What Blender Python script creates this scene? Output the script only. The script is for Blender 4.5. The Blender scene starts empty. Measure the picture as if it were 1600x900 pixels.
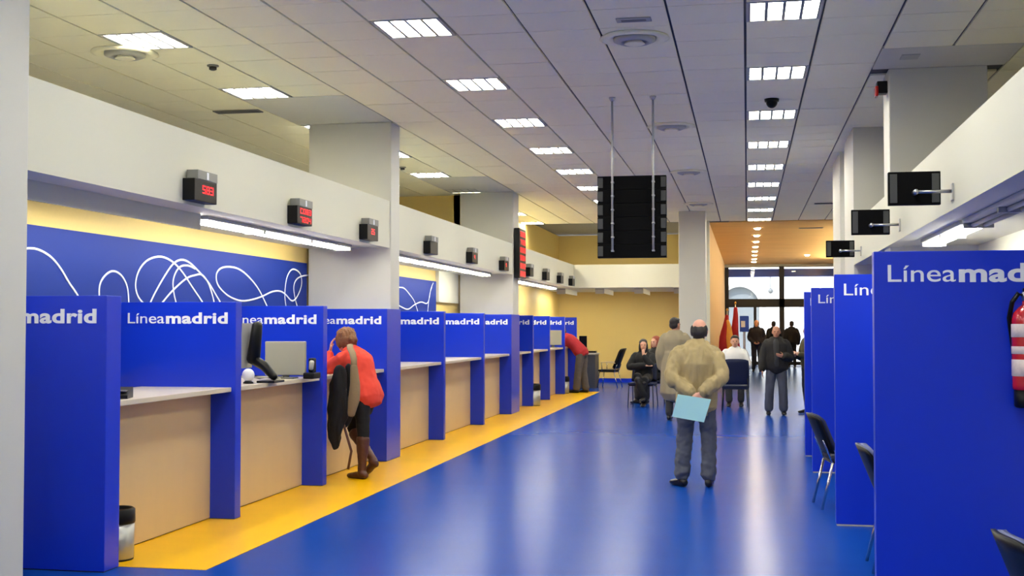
import bpy, bmesh, math, random
from mathutils import Vector, Matrix, Euler, noise

random.seed(4)
SC = bpy.context.scene
COL = SC.collection

# ------------------------------------------------------------------ camera, world, light, exposure
F, VX, VY, CAMH = 1900.0, 1167.0, 508.0, 1.62          # focal length and hall vanishing point in pixels of 1600x900
PHI = math.atan((VY - 450) / F)
THE = math.atan((VX - 800) / F * math.cos(PHI))
cam_d = bpy.data.cameras.new('camera')
cam = bpy.data.objects.new('camera', cam_d)
COL.objects.link(cam)
cam.location = (0, 0, CAMH)
cam.rotation_euler = (math.pi / 2 + PHI, 0, THE)
cam_d.sensor_width = 36.0
cam_d.lens = F / 1600 * 36
cam_d.clip_end = 400
SC.camera = cam
CR = Vector((math.cos(THE), math.sin(THE), 0))
CW = Vector((-math.sin(THE) * math.cos(PHI), math.cos(THE) * math.cos(PHI), math.sin(PHI)))
CU = CR.cross(CW)


def at(x, y, axis, value):
    """pixel -> point where its ray meets the plane axis = value"""
    d = CR * ((x - 800) / F) + CU * ((450 - y) / F) + CW
    i = 'XYZ'.index(axis)
    o = Vector((0, 0, CAMH))
    return o + d * ((value - o[i]) / d[i])


world = bpy.data.worlds.new('world')
SC.world = world
world.use_nodes = True
wn = world.node_tree
sky = wn.nodes.new('ShaderNodeTexSky')
sky.sky_type = 'NISHITA'
sky.sun_disc = False
sky.sun_elevation = math.radians(48)
sky.sun_rotation = math.radians(200)
bgn = wn.nodes['Background']
wn.links.new(sky.outputs[0], bgn.inputs[0])
bgn.inputs[1].default_value = 0.45

sun_d = bpy.data.lights.new('sun', 'SUN')
sun_d.energy = 4.5
sun_d.angle = math.radians(1.0)
sun_d.color = (1.0, 0.96, 0.9)
sun = bpy.data.objects.new('sun', sun_d)
COL.objects.link(sun)
sun.rotation_euler = (math.radians(45), 0, math.radians(-18))

LAMP = 34.0            # radiance of the fluorescent louvre panels
TUBE = 26.0            # radiance of the soffit tubes
SC.view_settings.view_transform = 'Standard'
SC.view_settings.look = 'None'
SC.view_settings.gamma = 1.0
SC.view_settings.use_curve_mapping = False
SC.view_settings.exposure = 0.7


# ------------------------------------------------------------------ helpers
def lin(c):
    return tuple(((v / 255) / 12.92 if v / 255 <= 0.04045 else ((v / 255 + 0.055) / 1.055) ** 2.4) for v in c) + (1.0,)


MATS = {}


def mat(name, rgb, rough=0.6, metal=0.0, bump=0.0, scale=40.0, var=0.0, emit=0.0, stretch=None, coat=0.0, spec=0.5):
    if name in MATS:
        return MATS[name]
    m = bpy.data.materials.new(name)
    m.use_nodes = True
    nt = m.node_tree
    b = nt.nodes['Principled BSDF']
    c = lin(rgb)
    b.inputs['Base Color'].default_value = c
    b.inputs['Roughness'].default_value = rough
    b.inputs['Metallic'].default_value = metal
    b.inputs['Coat Weight'].default_value = coat
    b.inputs['Specular IOR Level'].default_value = spec
    if emit:
        b.inputs['Emission Color'].default_value = c
        b.inputs['Emission Strength'].default_value = emit
    if bump or var:
        tc = nt.nodes.new('ShaderNodeTexCoord')
        mp = nt.nodes.new('ShaderNodeMapping')
        nt.links.new(tc.outputs['Object'], mp.inputs[0])
        if stretch:
            mp.inputs['Scale'].default_value = stretch
        nz = nt.nodes.new('ShaderNodeTexNoise')
        nz.inputs['Scale'].default_value = scale
        nz.inputs['Detail'].default_value = 5
        nt.links.new(mp.outputs[0], nz.inputs['Vector'])
        if bump:
            bp = nt.nodes.new('ShaderNodeBump')
            bp.inputs['Strength'].default_value = bump
            bp.inputs['Distance'].default_value = 0.01
            nt.links.new(nz.outputs['Fac'], bp.inputs['Height'])
            nt.links.new(bp.outputs[0], b.inputs['Normal'])
        if var:
            mx = nt.nodes.new('ShaderNodeMix')
            mx.data_type = 'RGBA'
            mx.inputs[6].default_value = tuple(v * (1 - var) for v in c[:3]) + (1,)
            mx.inputs[7].default_value = tuple(min(1, v * (1 + var)) for v in c[:3]) + (1,)
            nt.links.new(nz.outputs['Fac'], mx.inputs[0])
            nt.links.new(mx.outputs[2], b.inputs['Base Color'])
    MATS[name] = m
    return m


def wloc(o):
    v = Vector((0, 0, 0))
    while o is not None:
        v += o.location
        o = o.parent
    return v


def tag(o, label=None, cat=None, group=None, kind=None):
    if label:
        o['label'] = label
    if cat:
        o['category'] = cat
    if group:
        o['group'] = group
    if kind:
        o['kind'] = kind
    return o


def thing(name, label, cat, loc=(0, 0, 0), group=None, kind=None):
    o = bpy.data.objects.new(name, None)
    o.empty_display_size = 0.1
    o.location = loc
    COL.objects.link(o)
    return tag(o, label, cat, group, kind)


def obj(name, bm, m, parent=None, smooth=False):
    """link a bmesh written in world coordinates as one mesh object"""
    if parent is not None:
        bmesh.ops.translate(bm, verts=bm.verts, vec=-wloc(parent))
    me = bpy.data.meshes.new(name)
    bm.to_mesh(me)
    bm.free()
    if smooth:
        for p in me.polygons:
            p.use_smooth = True
    me.materials.append(m)
    o = bpy.data.objects.new(name, me)
    COL.objects.link(o)
    o.parent = parent
    return o


def bx(x0, x1, y0, y1, z0, z1, bm=None, bev=0.0):
    bm2 = bmesh.new()
    v = [bm2.verts.new(p) for p in ((x0, y0, z0), (x1, y0, z0), (x1, y1, z0), (x0, y1, z0), (x0, y0, z1), (x1, y0, z1), (x1, y1, z1), (x0, y1, z1))]
    for f in ((3, 2, 1, 0), (4, 5, 6, 7), (0, 1, 5, 4), (1, 2, 6, 5), (2, 3, 7, 6), (3, 0, 4, 7)):
        bm2.faces.new([v[i] for i in f])
    if bev:
        bmesh.ops.bevel(bm2, geom=bm2.edges[:], offset=bev, segments=2, affect='EDGES', profile=0.6)
    if bm is None:
        return bm2
    me = bpy.data.meshes.new('tmp')
    bm2.to_mesh(me)
    bm2.free()
    bm.from_mesh(me)
    bpy.data.meshes.remove(me)
    return bm


def tube_vf(pts, rad, side=(1, 0, 0), n=12, cap=True):
    """closed loft of ellipses; rad entries: r or (side radius, front radius)"""
    pts = [Vector(p) for p in pts]
    rad = [(r, r) if not isinstance(r, (tuple, list)) else r for r in rad]
    side = Vector(side)
    rings = []
    tang = []
    for i in range(len(pts)):
        a = pts[max(0, i - 1)]
        b = pts[min(len(pts) - 1, i + 1)]
        tang.append((b - a).normalized())
    P2, R2, T2 = list(pts), list(rad), list(tang)
    if cap:
        r0 = min(rad[0])
        r1 = min(rad[-1])
        P2 = [pts[0] - tang[0] * r0 * .55] + P2 + [pts[-1] + tang[-1] * r1 * .55]
        R2 = [(rad[0][0] * .72, rad[0][1] * .72)] + R2 + [(rad[-1][0] * .72, rad[-1][1] * .72)]
        T2 = [tang[0]] + T2 + [tang[-1]]
    vs, fs = [], []
    for p, r, t in zip(P2, R2, T2):
        s = side - t * side.dot(t)
        if s.length < 1e-3:
            s = Vector((0, 1, 0)) - t * t.y
        s.normalize()
        f = t.cross(s)
        for k in range(n):
            a = 2 * math.pi * k / n
            vs.append(p + s * (math.cos(a) * r[0]) + f * (math.sin(a) * r[1]))
    m = len(P2)
    for i in range(m - 1):
        for k in range(n):
            fs.append((i * n + k, i * n + (k + 1) % n, (i + 1) * n + (k + 1) % n, (i + 1) * n + k))
    e0 = P2[0] - T2[0] * (min(R2[0]) * .3 if cap else 0)
    e1 = P2[-1] + T2[-1] * (min(R2[-1]) * .3 if cap else 0)
    vs += [e0, e1]
    a, b = len(vs) - 2, len(vs) - 1
    for k in range(n):
        fs.append((a, (k + 1) % n, k))
        fs.append((b, (m - 1) * n + k, (m - 1) * n + (k + 1) % n))
    return vs, fs


def curve_vf(pts, rad, side=(1, 0, 0), n=12, sub=4):
    pts = [Vector(p) for p in pts]
    q, rr = [], []
    for i in range(len(pts) - 1):
        p0, p1, p2, p3 = pts[max(0, i - 1)], pts[i], pts[i + 1], pts[min(len(pts) - 1, i + 2)]
        for k in range(sub):
            u = k / sub
            q.append(.5 * ((2 * p1) + (p2 - p0) * u + (2 * p0 - 5 * p1 + 4 * p2 - p3) * u * u + (3 * p1 - p0 - 3 * p2 + p3) * u ** 3))
            rr.append(rad[i] * (1 - u) + rad[i + 1] * u)
    q.append(pts[-1])
    rr.append(rad[-1])
    return tube_vf(q, rr, side=side, n=n)


def ell_vf(c, r, rot=None, nu=14, nv=9):
    c = Vector(c)
    vs, fs = [], []
    M = rot if rot is not None else Matrix.Identity(3)
    for j in range(1, nv):
        ph = math.pi * j / nv
        for i in range(nu):
            th = 2 * math.pi * i / nu
            vs.append(c + M @ Vector((r[0] * math.sin(ph) * math.cos(th), r[1] * math.sin(ph) * math.sin(th), r[2] * math.cos(ph))))
    vs.append(c + M @ Vector((0, 0, r[2])))
    vs.append(c + M @ Vector((0, 0, -r[2])))
    t, b = len(vs) - 2, len(vs) - 1
    for j in range(nv - 2):
        for i in range(nu):
            fs.append((j * nu + i, (j + 1) * nu + i, (j + 1) * nu + (i + 1) % nu, j * nu + (i + 1) % nu))
    for i in range(nu):
        fs.append((t, i, (i + 1) % nu))
        fs.append((b, (nv - 2) * nu + (i + 1) % nu, (nv - 2) * nu + i))
    return vs, fs


def add_vf(bm, vf):
    vs = [bm.verts.new(v) for v in vf[0]]
    for f in vf[1]:
        bm.faces.new([vs[i] for i in f])
    return bm


def bm_of(*vfs):
    bm = bmesh.new()
    for vf in vfs:
        add_vf(bm, vf)
    bmesh.ops.recalc_face_normals(bm, faces=bm.faces[:])
    return bm


def rod(a, b, r, n=10):
    return tube_vf([a, b], [r, r], n=n, cap=False)


def lathe_vf(c, prof, n=24):
    """closed solid of revolution about z; prof = [(r, z)...] from bottom to top"""
    vs, fs = [], []
    for r, z in prof:
        for k in range(n):
            a = 2 * math.pi * k / n
            vs.append(Vector((c[0] + r * math.cos(a), c[1] + r * math.sin(a), c[2] + z)))
    m = len(prof)
    for i in range(m - 1):
        for k in range(n):
            fs.append((i * n + k, i * n + (k + 1) % n, (i + 1) * n + (k + 1) % n, (i + 1) * n + k))
    fs.append(tuple(range(n - 1, -1, -1)))
    fs.append(tuple((m - 1) * n + k for k in range(n)))
    return vs, fs


def copy_tree(o, parent=None):
    c = o.copy()
    COL.objects.link(c)
    c.parent = parent
    for ch in list(o.children):
        copy_tree(ch, c)
    return c


def blob(name, vfs, vox, m, parent, smooth=5, fold=0.0, ffreq=(9, 9, 3), seed=0.0):
    """one continuous surface: union of closed shapes by voxel remesh, relaxed, with optional cloth folds"""
    bm = bm_of(*vfs)
    me = bpy.data.meshes.new('tmp')
    bm.to_mesh(me)
    bm.free()
    t = bpy.data.objects.new('tmp', me)
    COL.objects.link(t)
    r = t.modifiers.new('r', 'REMESH')
    r.mode = 'VOXEL'
    r.voxel_size = vox
    s = t.modifiers.new('s', 'SMOOTH')
    s.factor = 0.5
    s.iterations = smooth
    dg = bpy.context.evaluated_depsgraph_get()
    out = bpy.data.meshes.new_from_object(t.evaluated_get(dg))
    bpy.data.objects.remove(t)
    bpy.data.meshes.remove(me)
    out.name = name
    if fold:
        fq = Vector(ffreq)
        co = [v.co.copy() for v in out.vertices]
        no = [v.normal.copy() for v in out.vertices]
        for v, c, n_ in zip(out.vertices, co, no):
            q = Vector((c.x * fq.x, c.y * fq.y, c.z * fq.z + seed))
            w = noise.noise(q) + 0.5 * noise.noise(q * 2.1)
            v.co = c + n_ * (fold * w)
    for p in out.polygons:
        p.use_smooth = True
    out.materials.clear()
    out.materials.append(m)
    o = bpy.data.objects.new(name, out)
    COL.objects.link(o)
    o.parent = parent
    return o


# ------------------------------------------------------------------ materials
M_WHITE = mat('painted_plaster', (214, 212, 194), 0.55, bump=0.03, scale=60)
M_COLUMN = mat('column_plaster', (208, 206, 196), 0.5, bump=0.03, scale=60)
M_YELLOW = mat('yellow_wall_paint', (226, 198, 118), 0.55, bump=0.03, scale=50, var=0.04)
M_BLUE = mat('blue_laminate', (14, 52, 206), 0.3, var=0.03, scale=6)
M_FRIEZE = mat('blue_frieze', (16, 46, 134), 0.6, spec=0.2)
M_TILE = mat('ceiling_tile', (253, 248, 216), 0.85, bump=0.15, scale=220)
M_TILEGAP = mat('ceiling_grid', (70, 68, 68), 0.7)
M_BEIGE = mat('maple_laminate', (206, 180, 134), 0.45, var=0.06, scale=5, stretch=(1, 1, .15))
M_TOP = mat('worktop_laminate', (212, 200, 176), 0.3)
M_BLACK = mat('black_plastic', (9, 9, 10), 0.4, spec=0.25)
M_SCREEN = mat('matt_black_case', (7, 7, 8), 0.6, spec=0.08)
M_DARK = mat('dark_metal', (34, 31, 30), 0.45)
M_PLATE = mat('grey_grille', (58, 60, 60), 0.5)
M_GREY = mat('grey_plastic', (112, 112, 108), 0.45)
M_LGREY = mat('light_grey_plastic', (176, 176, 168), 0.45)
M_STEEL = mat('brushed_steel', (190, 190, 190), 0.28, metal=1.0)
M_CHROME = mat('chrome', (205, 205, 205), 0.15, metal=1.0)
M_LETTER = mat('white_lettering', (240, 242, 248), 0.5)
M_WOOD = mat('warm_wood', (240, 190, 116), 0.8, var=0.22, scale=2, stretch=(.3, 2.2, 1), spec=0.08)
M_WOODW = mat('pale_wood', (238, 202, 148), 0.8, var=0.1, scale=2, stretch=(1, 4, .5), spec=0.08)
M_LED = mat('red_led', (255, 30, 40), 0.4, emit=1.1)
M_LAMP = mat('lamp_panel', (255, 252, 236), 0.4, emit=LAMP)
M_TUBE = mat('fluorescent_tube', (255, 252, 238), 0.4, emit=TUBE)
M_TUBE_ADDED = mat('added_tube_dim', (255, 252, 238), 0.4, emit=21.0)  # dimmer glow for the added tubes hidden behind skirts
M_DOWN = mat('downlight_bulb', (255, 236, 200), 0.4, emit=110.0)
M_NAVY = mat('navy_fabric', (26, 34, 66), 0.8, bump=0.2, scale=300)
M_CHAIRF = mat('blue_grey_fabric', (96, 104, 146), 0.8, bump=0.2, scale=300)
M_RED = mat('red_enamel', (186, 18, 24), 0.25, coat=0.5)
M_STONE = mat('pale_stone', (236, 232, 224), 0.8, bump=0.1, scale=8, var=0.05)
M_PAVE = mat('street_paving', (190, 186, 180), 0.8, var=0.1, scale=2)


def floor_material(name, rgb, rough, spec):
    m = bpy.data.materials.new(name)
    m.use_nodes = True
    nt = m.node_tree
    b = nt.nodes['Principled BSDF']
    b.inputs['Base Color'].default_value = lin(rgb)
    b.inputs['Specular IOR Level'].default_value = spec
    tc = nt.nodes.new('ShaderNodeTexCoord')
    mp = nt.nodes.new('ShaderNodeMapping')
    mp.inputs['Scale'].default_value = (1.0, 3.0, 1.0)
    mp.inputs['Location'].default_value = (.37, .21, .43)
    nt.links.new(tc.outputs['Object'], mp.inputs[0])
    nz = nt.nodes.new('ShaderNodeTexNoise')
    nz.inputs['Scale'].default_value = 0.9
    nz.inputs['Detail'].default_value = 2
    nt.links.new(mp.outputs[0], nz.inputs['Vector'])
    b.inputs['Roughness'].default_value = rough
    mx = nt.nodes.new('ShaderNodeMix')
    mx.data_type = 'RGBA'
    c = lin(rgb)
    mx.inputs[6].default_value = tuple(v * 0.93 for v in c[:3]) + (1,)
    mx.inputs[7].default_value = tuple(v * 1.07 for v in c[:3]) + (1,)
    nt.links.new(nz.outputs['Fac'], mx.inputs[0])
    nt.links.new(mx.outputs[2], b.inputs['Base Color'])
    return m


M_FLOOR = floor_material('blue_vinyl_floor', (14, 64, 156), 0.23, 0.03)
M_FLOORY = floor_material('yellow_vinyl_floor', (240, 182, 8), 0.3, 0.1)


def glass_material():
    m = bpy.data.materials.new('clear_glass')
    m.use_nodes = True
    nt = m.node_tree
    nt.nodes.remove(nt.nodes['Principled BSDF'])
    out = nt.nodes['Material Output']
    tr = nt.nodes.new('ShaderNodeBsdfTransparent')
    tr.inputs[0].default_value = (.95, .97, .97, 1)
    gl = nt.nodes.new('ShaderNodeBsdfGlossy')
    gl.inputs['Roughness'].default_value = 0.02
    fr = nt.nodes.new('ShaderNodeFresnel')
    fr.inputs[0].default_value = 1.4
    mx = nt.nodes.new('ShaderNodeMixShader')
    nt.links.new(fr.outputs[0], mx.inputs[0])
    nt.links.new(tr.outputs[0], mx.inputs[1])
    nt.links.new(gl.outputs[0], mx.inputs[2])
    nt.links.new(mx.outputs[0], out.inputs[0])
    return m


M_GLASS = glass_material()

# ------------------------------------------------------------------ room shell
ZC = 4.08                      # ceiling
XB = -4.23                     # left bulkhead face
XW = -5.30                     # left wall behind the counters
XU = -7.60                     # left wall above the bulkhead
YE = 34.5                      # yellow end wall
YG = 50.0                      # entrance glazing
YS = 29.38                     # tiled ceiling ends, wood begins
XR = 1.31                      # right bulkhead face
XRW = 2.15                     # wall behind the right desks
XRU = 3.5                      # far right wall


def struct(name, bm, m, parent=None):
    o = obj(name, bm, m, parent)
    if parent is None:
        o['kind'] = 'structure'
    return o


struct('floor', bx(-9, 5, -9, 50.2, -0.12, 0.0), M_FLOOR)
struct('floor_yellow_strip', bx(-4.62, -3.52, 7.56, 29.5, 0.0005, 0.003), M_FLOORY)

struct('wall_left', bx(XU - .15, XU, -9, 22.4, 0, ZC + .1), M_COLUMN)
struct('wall_left_lower', bx(XW - .12, XW, 6.4, 22.4, 0, 2.6), M_YELLOW)
struct('wall_left_far', bx(XW - .15, XW, 22.4, YE + .2, 0, ZC + .1), M_YELLOW)
struct('wall_left_return', bx(XU, XW, 22.4, 22.55, 0, ZC + .1), M_YELLOW)
struct('wall_end', bx(XW, -0.92, YE, YE + .15, 0, ZC + .1), M_YELLOW)
struct('baseboard_end', bx(XW, -0.92, YE - .02, YE - .001, 0.0, 0.11), M_BLUE)
struct('wall_back', bx(-9, 5, -9.15, -9, 0, ZC + .1), M_WHITE)
struct('wall_right', bx(XRU, XRU + .15, -9, YG + .2, 0, ZC + .1), M_WHITE)
struct('wall_right_lower', bx(XRW, XRW + .12, 3.0, 15.6, 0, 2.5), M_WHITE)
struct('wall_entrance_left', bx(-0.92, -0.87, YS, YG, 0, ZC), M_WOODW)
struct('trim_1', bx(-1.02, -0.86, YS - .3, YS, 0, ZC), M_WHITE)

# bulkheads
b = bx(XB, XB + .14, 6.5, 30.14, 2.55, 3.12)
bmesh.ops.translate(b, verts=b.verts, vec=(-.14, 0, 0))
struct('bulkhead_left', b, M_WHITE)
struct('soffit_left', bx(XW, XB - .14, 6.4, 30.0, 2.56, 2.62), M_WHITE)
struct('bulkhead_end', bx(XB, -1.4, 30.0, 30.14, 2.55, 3.12), M_WHITE)
struct('soffit_end', bx(XW, -1.0, 30.14, YE, 2.56, 2.62), M_WHITE)
struct('bulkhead_right', bx(XR, XR + .14, 3.0, 15.6, 2.365, 2.86), M_WHITE)
struct('soffit_right', bx(XR + .14, XRW, 3.0, 15.6, 2.375, 2.44), M_WHITE)


def column(x0, x1, y0, y1):
    return struct('column', bx(x0, x1, y0, y1, 0, ZC, bev=0.012), M_COLUMN)


column(-5.26, -4.215, 6.08, 6.57)
column(-5.26, -4.212, 14.11, 14.48)
column(-5.22, -4.212, 21.94, 22.48)
column(-1.44, -0.86, 26.45, 26.95)
column(XR + .04, 2.25, 12.08, 12.56)
# the pier that ends the right bulkhead: two shafts with a recessed strip between
struct('pier_right', bx(XR, 2.3, 15.6, 17.0, 0, ZC), M_COLUMN)
struct('pier_right_far', bx(XR, 2.3, 17.8, 19.25, 0, ZC), M_COLUMN)
struct('pier_right_recess', bx(XR + .12, 2.3, 17.0, 17.8, 0, ZC), M_COLUMN)

# ceiling: dark grid slab, tiles as pieces, louvre lights in the grid
ceil = struct('ceiling', bx(-9, 5, -9, YS, ZC + .022, ZC + .12), M_TILEGAP)
Y0 = 9.98
lightcells = set()
for k in range(-7, 9):
    yj = -1 + 4 * k                          # tile row whose far edge is 9.98 + 2.4 k
    for xi in (0, -5, -9):
        lightcells.add((xi, yj))
patches = [(-5.4, -4.2, 12.38, 14.11), (-5.4, -4.2, 19.58, 21.94), (1.2, 2.4, 11.18, 12.08)]
for (a, b_, c, d) in patches:
    struct('plaster_margin', bx(a, b_, c, d, ZC - .002, ZC + .022), M_COLUMN, ceil)
tiles = []
for j in range(-31, 33):
    for i in range(-13, 6):
        if (i, j) in lightcells:
            continue
        x0, y0 = i * .6, Y0 + j * .6
        cx, cy = x0 + .3, y0 + .3
        if any(a - .05 < cx < b_ + .05 and c - .1 < cy < d + .1 for (a, b_, c, d) in patches):
            continue
        if y0 + .6 > YS + .05:
            continue
        tiles.append((cx, cy))
tb = bmesh.new()
bx(-.289, .289, -.2955, .2955, 0, .02, tb)
tile_me = bpy.data.meshes.new('ceiling_tile')
tb.to_mesh(tile_me)
tb.free()
tile_me.materials.append(M_TILE)
seen = [t for t in tiles if t[1] > 8.7 and -6.2 < t[0] < 3.0 and -0.43 * t[1] < t[0] < 0.24 * t[1]]
seen.sort(key=lambda t: t[1])
near = set(seen[:296])
rest = bmesh.new()
rng = random.Random(8)
for (cx, cy) in tiles:
    dz = rng.uniform(-.0015, .0015)
    if (cx, cy) in near:
        o = bpy.data.objects.new('ceiling_tile', tile_me)
        o.location = (cx, cy, ZC + dz)
        o.parent = ceil
        COL.objects.link(o)
    else:
        bx(cx - .288, cx + .288, cy - .2965, cy + .2965, ZC + dz, ZC + .02 + dz, rest)
o = obj('ceiling_tiles_rest', rest, M_TILE, ceil)
o['kind'] = 'stuff'
struct('ceiling_entrance', bx(-0.9, XRU, YS, YG + .2, ZC - .005, ZC + .12), M_WOOD)
struct('roof_slab', bx(-9, 5, -9.2, YG + .3, ZC + .125, ZC + .3), M_GREY)


def louvre_light(label, group):
    r = thing('ceiling_light', label, 'light', (0, 0, 0), group)
    fr = bmesh.new()
    for (a, b_, c, d) in ((-.292, .292, -.297, -.27), (-.292, .292, .27, .297), (-.292, -.272, -.27, .27), (.272, .292, -.27, .27)):
        bx(a, b_, c, d, -.004, .018, fr)
    obj('frame', fr, M_LGREY, r)
    for k in range(4):
        cx = -.204 + .136 * k
        obj('lamp_cell', bx(cx - .053, cx + .053, -.27, .27, .008, .014), M_LAMP, r)
    for k in range(5):
        cx = -.272 + .136 * k
        obj('louvre_bar', bx(cx - .013, cx + .013, -.27, .27, -.002, .018), M_GREY, r)
    return r


proto = None
cells = sorted(lightcells, key=lambda c: (c[0], c[1]))
WORD = ['first', 'second', 'third', 'fourth', 'fifth', 'sixth', 'seventh', 'eighth', 'ninth', 'tenth', 'eleventh', 'twelfth', 'thirteenth', 'fourteenth', 'fifteenth', 'sixteenth']
ROWN = {0: 'right hand row', -5: 'row left of the hanging screens', -9: 'row above the left bulkhead'}
for (xi, yj) in cells:
    yc = Y0 + yj * .6 + .3
    if yc > YS - .3:
        continue
    k = (yj + 1) // 4
    lab = ('%s square ceiling light from the front, %s' % (WORD[k], ROWN[xi])) if k >= 0 else 'square fluorescent ceiling light behind the camera, out of view'
    grp = 'fluorescent ceiling lights'
    if proto is None:
        proto = louvre_light(lab, grp)
        o = proto
    else:
        o = copy_tree(proto)
        o['label'] = lab
    o.location = (xi * .6 + .3, yc, ZC)


# air diffusers, detectors, dome camera on the ceiling
def diffuser(x, y, label):
    r = thing('air_diffuser', label, 'air vent', (x, y, ZC - .001), 'round ceiling diffusers')
    z = -.001
    obj('outer_ring', bm_of(lathe_vf((x, y, ZC), [(.29, 0), (.30, -.012), (.25, -.03), (.2, -.012), (.19, 0)])), M_TILE, r, True)
    obj('middle_cone', bm_of(lathe_vf((x, y, ZC), [(.18, 0), (.18, -.03), (.13, -.05), (.1, -.03), (.1, 0)])), M_LGREY, r, True)
    obj('centre_disc', bm_of(lathe_vf((x, y, ZC), [(.03, 0), (.09, -.055), (.08, -.06), (.02, -.062)])), M_TILE, r, True)


diffuser(-0.93, 10.35, 'round white air diffuser in the ceiling nearest the front, beside slot vent')
diffuser(-0.9, 15.05, 'round air diffuser in the ceiling above the hanging black panel')
diffuser(-0.9, 19.6, 'round air diffuser in the ceiling behind the hanging black panel')
diffuser(-0.95, 24.8, 'farthest round air diffuser, close to the far grey column')
diffuser(-5.5, 10.05, 'round air diffuser in the ceiling above the left bulkhead')
t = thing('slot_vent', 'small oblong vent in the ceiling in front of a round diffuser', 'vent', (-.88, 9.72, ZC))
obj('frame', bx(-1.02, -.74, 9.66, 9.78, ZC - .012, ZC - .001, bev=.003), M_LGREY, t)
obj('slot', bx(-.98, -.78, 9.69, 9.75, ZC - .014, ZC - .011), M_GREY, t)
for (x, y, lab) in ((-4.95, 10.7, 'small dark smoke detector on the ceiling over the left bulkhead'), (-5.25, 18.2, 'small dark smoke detector behind the square white column')):
    t = thing('smoke_detector', lab, 'detector', (x, y, ZC), 'smoke detectors')
    obj('base', bm_of(lathe_vf((x, y, ZC), [(.03, -.018), (.055, -.012), (.055, 0)])), M_GREY, t, True)
    obj('sensor', bm_of(lathe_vf((x, y, ZC), [(.02, -.05), (.035, -.042), (.035, -.018)])), M_DARK, t, True)
t = thing('dome_camera', 'black dome security camera on the ceiling between two lights', 'camera', (.28, 13.47, ZC))
obj('mount', bm_of(lathe_vf((.28, 13.47, ZC), [(.075, -.03), (.08, 0)])), M_BLACK, t, True)
obj('dome', bm_of(ell_vf((.28, 13.47, ZC - .035), (.062, .062, .065))), M_BLACK, t, True)
tag(obj('access_plate', bx(1.4, 1.56, 11.45, 11.66, ZC - .008, ZC - .0), M_LGREY), 'small grey square plate on the ceiling before the right column', 'plate')
for (x0, x1, y, lab) in ((-6.0, -5.45, 13.05, 'dark linear slot vent in the ceiling over the left bulkhead'), (1.35, 1.95, 25.2, 'dark linear slot vent at the right of the far ceiling'),
                         (-.9, -.4, 29.2, 'dark linear slot vent where the tiles meet the wood ceiling'), (1.3, 1.9, 31.5, 'dark linear slot vent in the wood ceiling')):
    t = thing('linear_vent', lab, 'vent', ((x0 + x1) / 2, y, ZC), 'linear ceiling vents')
    obj('frame', bx(x0, x1, y - .08, y + .08, ZC - .016, ZC - .006), M_GREY, t)
    obj('slot', bx(x0 + .02, x1 - .02, y - .05, y + .05, ZC - .02, ZC - .016), M_DARK, t)
t = thing('alarm_sounder', 'small red and black alarm sounder high on the right column', 'alarm', (1.32, 12.2, 3.85))
obj('back_box', bx(1.25, 1.348, 12.15, 12.27, 3.86, 3.98, bev=.01), M_BLACK, t)
obj('horn', bx(1.23, 1.26, 12.12, 12.26, 3.83, 3.93, bev=.012), M_RED, t)
for k, y in enumerate((31.3, 33.8, 36.3, 38.7, 41.05, 43.3, 45.8, 47.9)):
    t = thing('downlight', '%s from the front of the round downlights along the wood ceiling' % WORD[k], 'light', (.275, y, ZC - .005), 'downlights in the wood ceiling')
    obj('rim', bm_of(lathe_vf((.275, y, ZC - .005), [(.1, -.012), (.11, 0)])), M_STEEL, t, True)
    obj('bulb', bm_of(lathe_vf((.275, y, ZC - .005), [(.05, -.04), (.085, -.012)])), M_DOWN, t, True)
t = thing('downlight', 'single round downlight on the right of the wood ceiling', 'light', (2.08, 43.6, ZC - .005), 'downlights in the wood ceiling')
obj('rim', bm_of(lathe_vf((2.08, 43.6, ZC - .005), [(.1, -.012), (.11, 0)])), M_STEEL, t, True)
obj('bulb', bm_of(lathe_vf((2.08, 43.6, ZC - .005), [(.05, -.04), (.085, -.012)])), M_DOWN, t, True)

# ------------------------------------------------------------------ entrance glazing and street
win = struct('window_1', bx(-.87, XRU, YG, YG + .12, 3.95, ZC), M_WHITE)


def glz(name, m, *a):
    return obj(name, bx(*a), m, win)


xm = at(1221.5, 450, 'Y', YG).x
xl = at(1136, 450, 'Y', YG).x
zt0, zt1 = at(1200, 480, 'Y', YG).z, at(1200, 467, 'Y', YG).z
glz('frame', M_DARK, -.87, xl + .07, YG - .03, YG + .1, 0, 3.95)
glz('mullion', M_DARK, xm - .1, xm + .1, YG - .06, YG + .1, 0, 3.98)
glz('mullion', M_DARK, at(1180, 500, 'Y', YG).x - .06, at(1180, 500, 'Y', YG).x + .05, YG - .02, YG + .08, 0, zt0)
glz('transom', M_DARK, xl, XRU - .02, YG - .06, YG + .1, zt0, zt1)
glz('bottom_rail', M_DARK, xl, XRU - .02, YG - .03, YG + .08, .02, .16)
glz('pane', M_GLASS, xl + .07, xm - .1, YG + .03, YG + .042, zt1, 3.95)
glz('pane', M_GLASS, xm + .1, XRU - .02, YG + .03, YG + .042, zt1, 3.95)
glz('pane', M_GLASS, xl + .07, xm - .1, YG + .03, YG + .042, .16, zt0)
glz('pane', M_GLASS, xm + .1, XRU - .02, YG + .03, YG + .042, .16, zt0)
zb0, zb1 = at(1200, 433, 'Y', YG + .6).z, at(1200, 421, 'Y', YG + .6).z
obj('blue_fascia', bx(-.87, XRU, YG + .1, YG + .65, zb0, zb1, bev=.01), mat('blue_fascia', (64, 92, 190), .5), win)

struct('ground_street', bx(-40, 45, YG + .3, 110, -.15, -.02), M_PAVE)
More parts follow.
